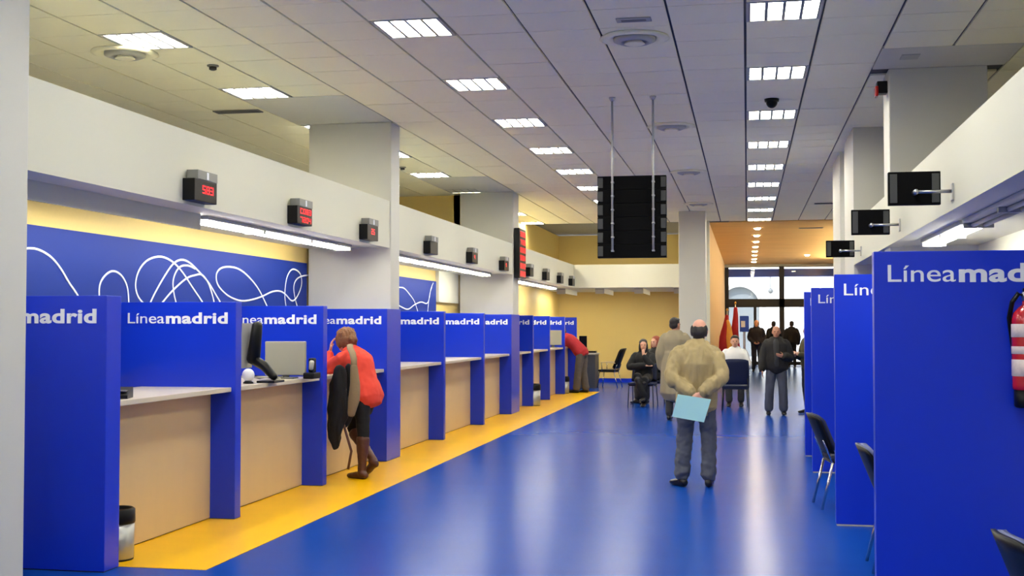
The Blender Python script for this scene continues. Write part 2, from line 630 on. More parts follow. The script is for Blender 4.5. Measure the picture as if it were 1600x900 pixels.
# stone facade across the street, with one arched opening
YF = 64.0
fac = thing('stone_facade', 'pale stone building with an arched opening across the street', 'building', (2, YF, 0))
ac = at(1156, 500, 'Y', YF).x
ar = 1.0
az = at(1156, 448, 'Y', YF).z - ar
bmf = bmesh.new()
N = 24
xs = [ac - ar * math.cos(math.pi * k / N) for k in range(N + 1)]
zs = [az + ar * math.sin(math.pi * k / N) for k in range(N + 1)]
bx(-30, ac - ar, YF, YF + .5, 0, 13, bmf)
bx(ac + ar, 34, YF, YF + .5, 0, 13, bmf)
for k in range(N):
    v = [bmf.verts.new(p) for p in ((xs[k], YF, zs[k]), (xs[k + 1], YF, zs[k + 1]), (xs[k + 1], YF, 13), (xs[k], YF, 13))]
    bmf.faces.new(v)
    v2 = [bmf.verts.new(p) for p in ((xs[k], YF, zs[k]), (xs[k + 1], YF, zs[k + 1]), (xs[k + 1], YF + .5, zs[k + 1]), (xs[k], YF + .5, zs[k]))]
    bmf.faces.new(v2)
obj('wall', bmf, M_STONE, fac)
pts = [(ac - (ar + .22) * math.cos(math.pi * k / N), YF - .04, az + (ar + .22) * math.sin(math.pi * k / N)) for k in range(N + 1)]
obj('arch_moulding', bm_of(tube_vf(pts, [(.14, .12)] * len(pts), side=(0, 1, 0), n=8)), M_STONE, fac, True)
obj('arch_window', bx(ac - ar, ac + ar, YF + .35, YF + .42, 0, az + ar), mat('arch_glass', (112, 116, 118), 0.2), fac)
obj('shutter', bx(at(1249, 450, 'Y', YF).x, at(1300, 450, 'Y', YF).x, YF - .1, YF - .01, .3, at(1250, 440, 'Y', YF).z, bev=.02), mat('shutter_paint', (176, 182, 204), 0.6), fac)
lx = at(1204, 455, 'Y', 58)
t = thing('street_lantern', 'small dark lantern hanging outside beyond the doors', 'lantern', (lx.x, 58, lx.z))
obj('rod', bm_of(rod((lx.x, 58, lx.z), (lx.x, 58, lx.z + .75), .025)), M_GREY, t)
obj('globe', bm_of(lathe_vf((lx.x, 58, lx.z), [(.04, -.12), (.12, -.05), (.12, .06), (.04, .14)])), M_GREY, t, True)
obj('bracket', bm_of(rod((lx.x, 58, lx.z + .72), (lx.x, YF - .005, lx.z + .72), .02)), M_GREY, t)


# ------------------------------------------------------------------ lettering
def text_mesh(name, body, size, m, parent, loc, offset, width, space=1.0):
    """flat raised lettering on a face that looks towards -Y; left end at loc, scaled to the given width"""
    cu = bpy.data.curves.new('tmp', 'FONT')
    cu.body = body
    cu.size = size
    cu.extrude = 0.0015
    cu.offset = offset
    cu.space_character = space
    t_ = bpy.data.objects.new('tmp', cu)
    COL.objects.link(t_)
    dg = bpy.context.evaluated_depsgraph_get()
    me = bpy.data.meshes.new_from_object(t_.evaluated_get(dg))
    bpy.data.objects.remove(t_)
    bpy.data.curves.remove(cu)
    xs_ = [v.co.x for v in me.vertices]
    x0, x1 = min(xs_), max(xs_)
    k = width / (x1 - x0)
    pl = wloc(parent)
    for v in me.vertices:
        x, y, z = v.co
        v.co = Vector((loc[0] + (x - x0) * k, loc[1] - z - .0018, loc[2] + y)) - pl
    me.name = name
    me.materials.clear()
    me.materials.append(m)
    o_ = bpy.data.objects.new(name, me)
    COL.objects.link(o_)
    o_.parent = parent
    return o_


def line_logo(parent, x_left, y, z_base, total):
    """the two-weight word mark; total = full width in metres"""
    k = total / .908
    text_mesh('lettering', 'L\u00ednea', .128 * k, M_LETTER, parent, (x_left, y, z_base), .0003 * k, .335 * k, 1.0)
    text_mesh('lettering', 'madrid', .128 * k, M_LETTER, parent, (x_left + .35 * k, y, z_base), .0042 * k, .558 * k, 1.06)


# ------------------------------------------------------------------ left counters
PY = [7.36, 9.56, 11.70, 13.92, 16.68, 19.32, 21.70, 23.95, 26.05, 28.25, 30.3]
PT = [.19, .12, .12, .58, .10, .10, .80, .10, .10, .10, .10]
XP = -4.20
ZP = 1.815
ORD = ['nearest', 'second', 'third', 'fourth', 'fifth', 'sixth', 'seventh', 'eighth', 'ninth', 'tenth', 'farthest']
for k, (y, tk) in enumerate(zip(PY, PT)):
    xr = XP if k else -4.14
    t = thing('counter_partition', '%s blue partition panel of the left counter row, with white lettering' % ORD[k], 'partition', (xr - .5, y + tk / 2, 0), 'blue partitions of the left counters')
    obj('panel', bx(XW + .002, xr, y, y + tk, 0.006, ZP, bev=.004), M_BLUE, t)
    obj('base_strip', bx(XW + .01, xr - .006, y + .004, y + tk - .004, 0, .006), M_DARK, t)
    line_logo(t, xr - .98, y, 1.636, .908)
for k in range(10):
    ya, yb = PY[k] + PT[k], PY[k + 1]
    t = thing('service_counter', '%s maple fronted service counter with pale worktop along the left row' % (ORD[k] if k < 9 else 'tenth, farthest'), 'counter', (-4.6, (ya + yb) / 2, 0), 'service counters of the left row')
    obj('worktop', bx(-5.05, -4.235, ya + .001, yb - .001, 1.062, 1.1, bev=.005), M_TOP, t)
    obj('front_panel', bx(-4.455, -4.42, ya + .001, yb - .001, .012, 1.062), M_BEIGE, t)
    obj('plinth', bx(-4.46, -4.432, ya + .002, yb - .002, 0, .012), M_DARK, t)

# blue frieze boards with looping white lines
def frieze(label, y0, y1, lines):
    t = thing('wall_frieze', label, 'wall panel', (XW + .02, (y0 + y1) / 2, 1.2), 'blue wall panels with looping lines')
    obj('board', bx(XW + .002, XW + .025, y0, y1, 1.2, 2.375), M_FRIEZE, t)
    for ln in lines:
        pts_ = [at(px_, py_, 'X', XW + .027) for px_, py_ in ln]
        q = []
        for i in range(len(pts_) - 1):
            p0, p1, p2, p3 = pts_[max(0, i - 1)], pts_[i], pts_[i + 1], pts_[min(len(pts_) - 1, i + 2)]
            for s in range(6):
                u = s / 6
                q.append(.5 * ((2 * p1) + (p2 - p0) * u + (2 * p0 - 5 * p1 + 4 * p2 - p3) * u * u + (3 * p1 - p0 - 3 * p2 + p3) * u ** 3))
        q.append(pts_[-1])
        obj('white_line', bm_of(tube_vf(q, [(.003, .011)] * len(q), side=(1, 0, 0), n=6, cap=False)), M_LETTER, t, True)


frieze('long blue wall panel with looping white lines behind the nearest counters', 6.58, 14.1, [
    [(20, 392), (45, 388), (62, 391), (80, 402), (95, 420), (108, 442), (121, 461), (135, 490)],
    [(158, 490), (155, 455), (160, 436), (174, 424), (188, 429), (198, 446), (201, 470), (200, 490)],
    [(250, 490), (222, 472), (212, 450), (216, 425), (230, 407), (250, 401), (268, 408), (284, 424), (300, 448), (318, 475), (325, 490)],
    [(228, 490), (240, 462), (258, 430), (272, 411), (285, 406), (298, 412), (313, 427), (326, 442), (338, 462), (346, 476), (352, 490)],
    [(248, 480), (268, 456), (290, 436), (305, 430), (316, 430), (326, 444), (334, 470), (336, 488)],
    [(280, 490), (272, 460), (271, 436), (280, 418), (293, 415), (305, 420)],
    [(418, 480), (404, 452), (388, 432), (372, 420), (356, 417), (344, 420), (338, 430), (341, 446), (356, 462), (376, 470), (395, 468), (410, 463), (425, 456), (437, 455), (446, 460), (456, 470), (464, 464), (471, 446), (470, 430), (463, 422), (455, 422), (448, 435), (445, 460), (447, 480)],
    [(490, 430), (474, 431), (463, 437), (459, 450), (462, 470), (468, 490)],
])
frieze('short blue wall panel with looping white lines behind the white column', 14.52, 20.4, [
    [(608, 449), (625, 449), (632, 451), (640, 460), (647, 470), (652, 484), (655, 495)],
    [(612, 470), (628, 480), (638, 483), (648, 476), (658, 472), (667, 474), (671, 465), (673, 452), (677, 442)],
    [(668, 490), (671, 462), (675, 448)],
])
struct('trim_2', bx(XW, XW + .06, 20.45, 21.9, 2.02, 2.56), M_WHITE)

# soffit luminaires
def strip_light(label, x, y0, y1, z, lit, skirt=False):
    t = thing('strip_light', label, 'light', (x, (y0 + y1) / 2, z), 'strip lights under the bulkheads')
    obj('housing', bx(x - .11, x + .11, y0, y1, z - .03, z, bev=.006), M_WHITE if not lit else M_LGREY, t)
    if skirt:  # skirts added to keep the lit tubes out of view
        for (a, b_, d_) in ((x - .118, x - .11, .05), (x + .11, x + .118, .13)):
            obj('side_skirt', bx(a, b_, y0, y1, z - d_, z), M_WHITE, t)
        for (a, b_, d_) in ((y0, y0 + .008, .14), (y1 - .008, y1, .05)):
            obj('end_skirt', bx(x - .11, x + .11, a, b_, z - d_, z - .03), M_WHITE, t)
    n = max(1, round((y1 - y0) / 1.25))
    for i in range(n):
        a = y0 + (y1 - y0) * i / n + .03
        b_ = y0 + (y1 - y0) * (i + 1) / n - .03
        tm = M_LGREY if not lit else (M_TUBE_ADDED if skirt else M_TUBE)
        obj('tube', bm_of(rod((x - .04, a, z - .045), (x - .04, b_, z - .045), .016)), tm, t, True)
        obj('tube', bm_of(rod((x + .04, a, z - .045), (x + .04, b_, z - .045), .016)), tm, t, True)
        obj('louvre', bx(x - .1, x + .1, b_ + .0, b_ + .05, z - .065, z - .03), M_LGREY, t)
    return t


strip_light('grey strip light, lit by added hidden tubes, under the nearest end of the left bulkhead', -4.66, 6.75, 9.6, 2.56, True, True)  # fixture looks unlit; lit tubes added to brighten the nearest bays
strip_light('lit strip light under the left bulkhead in front of the white column', -4.66, 9.75, 13.65, 2.56, True)
strip_light('lit strip light under the left bulkhead between the two square columns', -4.62, 15.3, 21.4, 2.56, True)
strip_light('farthest lit strip light under the left bulkhead', -4.66, 24.6, 29.4, 2.56, True)
for xx, nm in ((-4.7, 'leftmost'), (-3.7, 'second from the left'), (-2.7, 'second from the right'), (-1.7, 'rightmost')):  # added lamps that brighten the end wall, tubes kept hidden
    strip_light('added short strip light with hidden tubes, brightening the yellow end wall, %s' % nm, xx, 31.0, 33.2, 2.56, True, True)
strip_light('lit strip light under the right bulkhead above the big blue partition', 1.62, 9.2, 11.2, 2.375, True)
strip_light('unlit strip light under the right bulkhead at the picture edge', 1.62, 5.5, 9.1, 2.375, False)

# cove light lying on top of the end soffit, washing the wall and ceiling above it
t = thing('unseen_cove_light', 'concealed strip light on top of the end bulkhead recess', 'light', (-3.2, 32.6, 2.62))
obj('tray', bx(-4.9, -1.5, 32.5, 32.7, 2.62, 2.64), M_LGREY, t)
for i in range(3):
    obj('tube', bm_of(rod((-4.85 + 1.12 * i, 32.6, 2.665), (-3.8 + 1.12 * i, 32.6, 2.665), .016)), M_TUBE, t, True)

t = thing('unseen_cove_light', 'added unseen strip light on the right entrance wall, brightening the wood ceiling', 'light', (3.4, 38, 3.3))  # uplight added out of view to brighten the wood ceiling
obj('tray', bx(3.28, 3.5, 30.5, 46, 3.28, 3.3), M_LGREY, t)
for i in range(10):
    for dx in (0, .07):
        obj('tube', bm_of(rod((3.33 + dx, 30.6 + 1.54 * i, 3.33), (3.33 + dx, 32.05 + 1.54 * i, 3.33), .02)), M_TUBE, t, True)

# ------------------------------------------------------------------ number displays on the left bulkhead
SEG = {'0': 'abcdef', '1': 'bc', '2': 'abged', '3': 'abgcd', '4': 'fgbc', '5': 'afgcd', '7': 'abc', '8': 'abcdefg', '9': 'abcdfg', 'A': 'abcefg', 'C': 'afed'}


def digits(parent, txt, x, y0, z0, w, h):
    """seven segment digits on a face that looks towards +X; y grows to the right"""
    n = len(txt)
    cw = w / n
    for i, ch in enumerate(txt):
        ya = y0 + i * cw + cw * .12
        yb = y0 + (i + 1) * cw - cw * .12
        th = h * .15
        bm = bmesh.new()
        zm = z0 + h / 2
        R_ = {'a': (ya, yb, z0 + h - th, z0 + h), 'd': (ya, yb, z0, z0 + th), 'g': (ya, yb, zm - th / 2, zm + th / 2),
              'f': (ya, ya + th, zm, z0 + h), 'e': (ya, ya + th, z0, zm), 'b': (yb - th, yb, zm, z0 + h), 'c': (yb - th, yb, z0, zm)}
        for s in SEG[ch]:
            a, b_, c, d = R_[s]
            bx(x, x + .002, a, b_, c, d, bm)
        obj('digit', bm, M_LED, parent)


disp = [(8.82, ('583',)), (10.98, ('C083', '7204')), (13.13, ('25',)), (15.87, ()), (18.38, ('4',)), (20.9, ('9',)), (23.45, ()), (25.45, ()), (27.45, ()), (29.3, ())]
for k, (yc, rows) in enumerate(disp):
    lit = 'showing red digits' if rows else 'switched off'
    t = thing('number_display', '%s black counter number display on the left bulkhead, %s' % (ORD[k], lit), 'display', (XB + .05, yc, 2.58), 'counter number displays')
    xf = XB + .1
    obj('case', bx(XB, xf, yc - .2, yc + .2, 2.575, 2.745, bev=.006), M_BLACK, t)
    obj('top_plate', bx(XB + .01, xf + .004, yc - .15, yc + .2, 2.745, 2.815, bev=.003), mat('pale_plate', (138, 138, 132), .5), t)
    obj('counter_number', bx(xf + .004, xf + .006, yc + .005, yc + .04, 2.752, 2.808), M_LETTER, t)
    if len(rows) == 1:
        digits(t, rows[0], xf, yc - .07, 2.64, .07 * len(rows[0]), .062)
    elif rows:
        digits(t, rows[0], xf, yc - .13, 2.675, .3, .05)
        digits(t, rows[1], xf, yc - .13, 2.595, .3, .05)
t = thing('queue_display', 'tall narrow black queue display with six red rows on the far column', 'display', (-4.15, 22.3, 2.49))
obj('case', bx(-4.2, -4.1, 21.96, 22.62, 2.49, 3.41, bev=.008), M_BLACK, t)
for r_ in range(6):
    z0 = 2.53 + r_ * .147
    obj('row_plate', bx(-4.1, -4.096, 22.0, 22.58, z0 - .012, z0 + .1), mat('dark_red_filter', (96, 16, 20), 0.3), t)
    digits(t, ['204 8', 'C083 2', '583 1', 'A25 3', '719 5', '305 9'][r_].replace(' ', ''), -4.095, 22.03, z0, .52, .085)

# ------------------------------------------------------------------ hanging panel of six screens (seen from behind)
HY = 13.1
M_ROD = mat('satin_grey_rod', (176, 176, 174), .45, metal=.4)
t = thing('hanging_screen', 'big black stack of screens hanging from two ceiling rods, seen from behind', 'screen', (-1.21, HY, 2.34))
h6 = (3.235 - 2.345) / 6
for r_ in range(6):
    z0 = 2.345 + r_ * h6
    p_ = obj('screen_back', bx(-1.585, -.842, HY, HY + .09, z0 + .002, z0 + h6 - .002, bev=.002), M_SCREEN, t)
    for (a, b_) in ((-1.58, -1.525), (-.9, -.847)):
        obj('side_plate', bx(a, b_, HY - .006, HY, z0 + .02, z0 + h6 - .02, bev=.002), M_PLATE, p_)
for x in (-1.417, -.978):
    p_ = obj('hanging_rod', bm_of(rod((x, HY - .05, 2.41), (x, HY - .05, ZC), .012)), M_ROD, t, True)
    obj('ceiling_cap', bm_of(lathe_vf((x, HY - .05, ZC), [(.02, -.04), (.035, -.012), (.035, 0)])), M_STEEL, p_, True)
    for r_ in range(6):
        z0 = 2.345 + (r_ + .5) * h6
        obj('clamp', bx(x - .015, x + .015, HY - .064, HY, z0 - .008, z0 + .008, bev=.002), M_STEEL, p_)


# ------------------------------------------------------------------ right partitions, monitors, desks
RP = [7.07, 10.2, 13.8, 15.5]
for k, y in enumerate(RP):
    t = thing('desk_partition', '%s tall blue partition on the right side, with white lettering' % ['large nearest', 'second', 'third', 'farthest'][k], 'partition', (1.4, y, 0), 'blue partitions of the right desks')
    obj('panel', bx(.7, XRW - .002, y, y + .1, .012, 2.032, bev=.004), M_BLUE, t)
    obj('base_strip', bx(.705, XRW - .01, y - .003, y + .103, 0, .012), M_LGREY, t)
    line_logo(t, .775, y, 1.862, .98)
for k in range(3):
    ya, yb = RP[k] + .1, (RP[k + 1] if k != 1 else 12.07)
    t = thing('service_desk', 'pale topped desk between blue partitions on the right, %s bay' % ['nearest', 'middle', 'farthest'][k], 'desk', (1.8, (ya + yb) / 2, 0), 'right desks')
    obj('desktop', bx(1.5, XRW - .003, ya + .002, yb - .002, .72, .75, bev=.004), M_TOP, t)
    obj('modesty_panel', bx(1.62, 1.65, ya + .002, yb - .002, .0, .72), M_BEIGE, t)


def wall_monitor(label, yc, xa, xb, z0, z1):
    t = thing('wall_monitor', label, 'monitor', (XR, yc, (z0 + z1) / 2), 'monitors on arms along the right bulkhead')
    zm = z0 + (z1 - z0) * .36
    c = obj('screen_case', bx(xa, xb, yc + .06, yc + .11, z0, z1, bev=.004), M_SCREEN, t)
    w = xb - xa
    obj('side_grille', bx(xa + .01, xa + w * .17, yc + .054, yc + .06, z0 + .015, z1 - .015, bev=.002), M_PLATE, c)
    obj('side_grille', bx(xb - w * .17, xb - .01, yc + .054, yc + .06, z0 + .015, z1 - .015, bev=.002), M_PLATE, c)
    xc = xa + w * .5
    obj('arm', bm_of(rod((xc, yc, zm), (XR - .012, yc, zm), .011)), M_STEEL, t, True)
    obj('joint', bm_of(tube_vf([(xc, yc - .02, zm), (xc, yc + .06, zm)], [.017, .017], n=12, cap=False)), M_STEEL, t, True)
    obj('wall_plate', bx(XR - .012, XR, yc - .04, yc + .04, zm - .06, zm + .05, bev=.004), M_STEEL, t)


for (lab, x_pl, xa, xb, ya, yb) in (('black monitor on a steel arm nearest along the right bulkhead, larger in view', 1489, 1388, 1470, 269, 321),
                                    ('second black monitor on a steel arm along the right bulkhead', 1406, 1330, 1390, 328, 367),
                                    ('third and farthest black monitor on a steel arm on the right', 1345, 1290, 1334.5, 376, 402)):
    yy = at(x_pl, 300, 'X', XR).y
    wall_monitor(lab, yy, at(xa, 300, 'Y', yy + .06).x, at(xb, 300, 'Y', yy + .06).x, at(xa, yb, 'Y', yy + .06).z, at(xa, ya, 'Y', yy + .06).z)
wall_monitor('black monitor cut off by the top right picture edge', 4.22, .99, 1.22, 2.46, 2.6)


# fire extinguisher on the nearest right partition
ex, ey = 1.486, 6.98
t = thing('fire_extinguisher', 'red fire extinguisher hung on the big blue partition at the right edge', 'extinguisher', (ex, ey, 1.175))
obj('cylinder', bm_of(lathe_vf((ex, ey, 1.175), [(.06, .09), (.078, .1), (.079, .12), (.079, .47), (.07, .51), (.045, .54), (.024, .555), (.022, .58)])), M_RED, t, True)
obj('base_skirt', bm_of(lathe_vf((ex, ey, 1.175), [(.062, 0), (.07, .01), (.07, .1)])), M_BLACK, t, True)
lab = obj('label_plate', bm_of(lathe_vf((ex, ey, 1.175), [(.0795, .17), (.0805, .171), (.0805, .259), (.0795, .26)], 24)), mat('label_print', (214, 196, 190), 0.5, var=.2, scale=60), t, True)
obj('label_band', bm_of(lathe_vf((ex, ey, 1.175), [(.0795, .29), (.0805, .291), (.0805, .33), (.0795, .331)], 24)), MATS['label_print'], t, True)
obj('label_band', bm_of(lathe_vf((ex, ey, 1.175), [(.0795, .38), (.0805, .381), (.0805, .45), (.0795, .451)], 24)), MATS['label_print'], t, True)
vlv = obj('valve', bm_of(lathe_vf((ex, ey, 1.175), [(.022, .575), (.026, .58), (.026, .62), (.015, .63)])), M_STEEL, t, True)
obj('lever', bx(ex - .02, ex + .09, ey - .012, ey + .012, 1.8, 1.82, bev=.004), M_BLACK, vlv)
obj('hose', bm_of(tube_vf([(ex - .015, ey, 1.78), (ex - .045, ey - .01, 1.79), (ex - .075, ey - .005, 1.745), (ex - .085, ey + .03, 1.66), (ex - .06, ey + .06, 1.5), (ex - .05, ey + .065, 1.35)], [.013] * 6)), M_BLACK, t, True)
obj('bracket', bx(ex - .03, ex + .03, ey + .06, 7.072, 1.55, 1.62), M_STEEL, t)


# ------------------------------------------------------------------ chairs
def visitor_chair(name, label, group, loc, rz, front_m, back_m, arms=False, w=.46, zt=.82, legm=None, label_cat='chair'):
    """chair that faces local +Y, built at the origin and then placed"""
    legm = legm or M_CHROME
    t = thing(name, label, label_cat, (0, 0, 0), group)
    h = w / 2
    obj('seat', bx(-h, h, -.21, .23, .425, .47, bev=.018), front_m, t, True)
    obj('seat_shell', bx(-h + .01, h - .01, -.2, .2, .405, .424, bev=.006), back_m, t)

    def back(y_off, th, zlo, zhi, inset):
        bm = bmesh.new()
        nx, nz = 9, 7
        front, rear = [], []
        for j in range(nz):
            z = zlo + (zhi - zlo) * j / (nz - 1)
            for i in range(nx):
                u = -1 + 2 * i / (nx - 1)
                x = u * (h - inset) * (1 - .06 * (j / (nz - 1)) ** 3)
                y = -.2 - .16 * ((z - .42) / .4) + .05 * u * u + y_off
                zz = z - (.03 * abs(u) ** 4 if j == nz - 1 else 0)
                front.append(bm.verts.new((x, y + th / 2, zz)))
                rear.append(bm.verts.new((x, y - th / 2, zz)))
        for j in range(nz - 1):
            for i in range(nx - 1):
                a = j * nx + i
                bm.faces.new((front[a], front[a + nx], front[a + nx + 1], front[a + 1]))
                bm.faces.new((rear[a], rear[a + 1], rear[a + nx + 1], rear[a + nx]))
        edge = [i for i in range(nx)] + [j * nx + nx - 1 for j in range(1, nz)] + [(nz - 1) * nx + i for i in range(nx - 2, -1, -1)] + [j * nx for j in range(nz - 2, 0, -1)]
        for q in range(len(edge)):
            a, b_ = edge[q], edge[(q + 1) % len(edge)]
            bm.faces.new((front[a], front[b_], rear[b_], rear[a]))
        bmesh.ops.recalc_face_normals(bm, faces=bm.faces[:])
        return bm
    obj('backrest', back(0.022, .035, .52, zt, .012), front_m, t, True)
    obj('back_shell', back(-.008, .022, .49, zt + .002, .0), back_m, t, True)
    for s in (-1, 1):
        x = s * (h - .02)
        obj('leg', bm_of(tube_vf([(x * 1.06, -.29, 0), (x, -.19, .42)], [.012, .012], n=10, cap=False)), legm, t, True)
        obj('leg', bm_of(tube_vf([(x * 1.06, .24, 0), (x, .19, .42)], [.012, .012], n=10, cap=False)), legm, t, True)
        obj('back_upright', bm_of(tube_vf([(x, -.19, .40), (x * .97, -.235, .52), (x * .94, -.27, .6)], [.011] * 3, n=8)), legm, t, True)
        if arms:
            obj('armrest', bm_of(tube_vf([(x * 1.05, -.22, .64), (x * 1.1, .0, .66), (x * 1.1, .15, .655)], [(.018, .012)] * 3, n=8)), M_BEIGE, t, True)
            obj('arm_post', bm_of(tube_vf([(x * 1.05, .12, .42), (x * 1.1, .13, .65)], [.01, .01], n=8, cap=False)), legm, t, True)
    obj('cross_bar', bm_of(rod((-h + .02, -.19, .405), (h - .02, -.19, .405), .01)), legm, t, True)
    t.location = loc
    t.rotation_euler = (0, 0, rz)
    return t


R90 = math.pi / 2
GC = 'visitor chairs at the right desks'
visitor_chair('visitor_chair', 'black backed chair with chrome legs beyond the second right partition', GC, (.9, 11.3, 0), -R90 + .12, M_NAVY, M_BLACK, zt=.83)
visitor_chair('visitor_chair', 'blue grey chair peeping out between the two nearest right partitions', GC, (1.09, 8.5, 0), -R90, M_CHAIRF, M_BLACK)
visitor_chair('visitor_chair', 'blue grey chair at the bottom right corner before the big partition', GC, (1.31, 5.0, 0), -R90 + .1, M_CHAIRF, M_BLACK)


# ------------------------------------------------------------------ waste bins
def bin_(label, x, y, h=.36, r=.115):
    t = thing('waste_bin', label, 'bin', (x, y, 0), 'waste bins along the left counters')
    obj('body', bm_of(lathe_vf((x, y, 0), [(r - .01, .012), (r - .004, .02), (r, h * .72)])), mat('satin_aluminium', (176, 176, 170), 0.35, metal=.7), t, True)
    obj('base_ring', bm_of(lathe_vf((x, y, 0), [(r - .012, 0), (r - .006, .004), (r - .006, .014)])), M_BLACK, t, True)
    obj('lid', bm_of(lathe_vf((x, y, 0), [(r + .002, h * .71), (r + .006, h * .73), (r + .004, h * .97), (r - .012, h), (r - .02, h - .01), (r - .03, h - .08), (.02, h - .085)])), M_BLACK, t, True)


p = at(190, 878, 'Z', 0)
bin_('silver waste bin with black rim beside the nearest blue partition', -4.28, 7.78)
p = at(836, 634, 'Z', 0)
bin_('small silver waste bin with black rim before the eighth partition', p.x - .02, p.y, .44, .13)
p = at(879, 613, 'Z', 0)
bin_('farthest small waste bin beside the man in the red sweater', -4.27, 28.6, .4, .13)


# ------------------------------------------------------------------ equipment on the counters
ZT = 1.101


def phone(label, x, y, rz=0.0):
    t = thing('desk_phone', label, 'phone', (0, 0, 0), 'black desk phones on the left counters')
    bm = bmesh.new()
    vs = [bm.verts.new(q) for q in ((-.09, -.1, 0), (.09, -.1, 0), (.09, .1, 0), (-.09, .1, 0), (-.09, -.1, .025), (.09, -.1, .025), (.09, .1, .075), (-.09, .1, .075))]
    for f in ((3, 2, 1, 0), (4, 5, 6, 7), (0, 1, 5, 4), (1, 2, 6, 5), (2, 3, 7, 6), (3, 0, 4, 7)):
        bm.faces.new([vs[i] for i in f])
    obj('base', bm, M_BLACK, t)
    obj('handset', bm_of(tube_vf([(-.055, -.095, .06), (-.055, -.05, .085), (-.055, .05, .11), (-.055, .1, .105)], [(.024, .02), (.016, .012), (.016, .012), (.024, .02)], n=10)), M_BLACK, t, True)
    obj('keypad', bx(.0, .07, -.06, .02, .048, .056), M_GREY, t)
    t.location = (x, y, ZT)
    t.rotation_euler = (0, 0, rz)
    return t


phone('black phone on the nearest counter beside the first partition', -4.4, 7.98, .3)
phone('black phone on the counter just behind the fourth partition', -4.5, 15.1, .4)
phone('black phone on the counter behind the fifth partition', -4.5, 17.5, .2)
phone('black phone on the counter behind the sixth partition', -4.5, 20.1, .5)


def monitor(label, x, y, rz, w, h, case_m, tilt=0.0, z_off=.06):
    """screen looks towards local +Y; we mostly see the back"""
    t = thing('computer_monitor', label, 'monitor', (0, 0, 0), 'computer monitors on the left counters')
    obj('case', bx(-w / 2, w / 2, -.03, .02, z_off, z_off + h, bev=.01), case_m, t)
    obj('screen', bx(-w / 2 + .015, w / 2 - .015, .0205, .024, z_off + .02, z_off + h - .015), M_BLACK, t)
    obj('stand', bm_of(tube_vf([(0, -.0, .012), (0, -.0, z_off + .03)], [(.035, .012)] * 2, n=10)), M_GREY, t, True)
    obj('foot', bx(-.11, .11, -.13, .07, 0, .014, bev=.005), M_GREY, t)
    t.location = (x, y, ZT)
    t.rotation_euler = (tilt, 0, rz)
    return t


# second counter bay: side-on screen on a bent arm, grey monitor back, cables, round speaker
monitor('grey monitor back standing on the counter under the third partition lettering', -4.42, 11.25, math.radians(8), .40, .33, mat('grey_monitor', (158, 156, 142), 0.5), z_off=.03)
t = thing('tilted_screen', 'thin black screen seen edge-on with a thick bent stand on the second counter', 'monitor', (-4.75, 10.55, ZT))
a, b_ = at(388, 505, 'Y', 10.5), at(384, 575, 'Y', 10.5)
obj('screen', bm_of(tube_vf([(b_.x, 10.5, b_.z), (a.x, 10.5, a.z)], [(.01, .14), (.01, .14)], side=(1, 0, 0), n=4, cap=False)), M_LGREY, t)
a, b_ = at(402, 508, 'Y', 10.5), at(396, 562, 'Y', 10.5)
c_, d_ = at(412, 572, 'Y', 10.45), at(427, 589, 'Y', 10.4)
obj('back_case', bm_of(tube_vf([(a.x, 10.5, a.z), (b_.x, 10.5, b_.z)], [(.045, .07), (.06, .08)], side=(1, 0, 0), n=8)), M_BLACK, t, True)
obj('bent_stand', bm_of(tube_vf([(b_.x, 10.5, b_.z), (c_.x, 10.46, c_.z), (d_.x, 10.42, max(d_.z, ZT + .022))], [.05, .045, .035], n=10)), M_BLACK, t, True)
obj('foot', bx(d_.x - .12, d_.x + .05, 10.3, 10.55, ZT, ZT + .02, bev=.006), M_BLACK, t)
a = at(388, 577, 'Y', 10.2)
t = thing('round_speaker', 'small white round desk speaker on the second counter', 'speaker', (a.x, 10.2, ZT))
obj('ball', bm_of(ell_vf((a.x, 10.2, ZT + .075), (.055, .055, .058))), mat('white_plastic', (232, 232, 230), 0.35), t, True)
obj('foot', bm_of(lathe_vf((a.x, 10.2, ZT), [(.045, 0), (.045, .01), (.02, .03)])), M_BLACK, t, True)
a = at(486, 566, 'Y', 11.2)
t = thing('desk_phone', 'black phone with pale handset beside the grey monitor back', 'phone', (a.x, 11.2, ZT), 'black desk phones on the left counters')
obj('base', bx(a.x - .06, a.x + .05, 11.14, 11.34, ZT, ZT + .06, bev=.012), M_BLACK, t)
obj('cradle', bx(a.x - .03, a.x + .02, 11.2, 11.3, ZT + .06, ZT + .2, bev=.015), M_BLACK, t)
obj('handset', bm_of(tube_vf([(a.x + .005, 11.19, ZT + .1), (a.x + .015, 11.18, ZT + .16)], [.022, .026], n=10)), M_LGREY, t, True)
t = thing('cable_bundle', 'loose black and grey cables lying before the grey monitor', 'cable', (-4.5, 11.0, ZT))
for q in range(3):
    pts = [(-4.75 + .1 * i, 11.0 - .05 * q + .04 * math.sin(i * 1.7 + q), ZT + .012 + .018 * abs(math.sin(i * 1.1 + q))) for i in range(5)]
    obj('cable', bm_of(tube_vf(pts, [.009] * 5, n=6)), (M_BLACK, M_GREY, M_LGREY)[q], t, True)
# third bay: dark screen behind the woman
a = at(519, 512, 'Y', 13.0)
t = monitor('black monitor on the third counter beside the woman in coral', -4.82, 12.9, math.radians(70), .42, .42, M_BLACK, z_off=.14)
phone('black phone on the third counter before the woman in coral', -4.5, 12.2, .3)
# far bays
a = at(863, 540, 'Y', 27.6)
monitor('small grey monitor on the ninth counter near the far end', a.x, 27.7, math.radians(5), .4, .34, mat('grey_monitor', (158, 156, 142), 0.5))

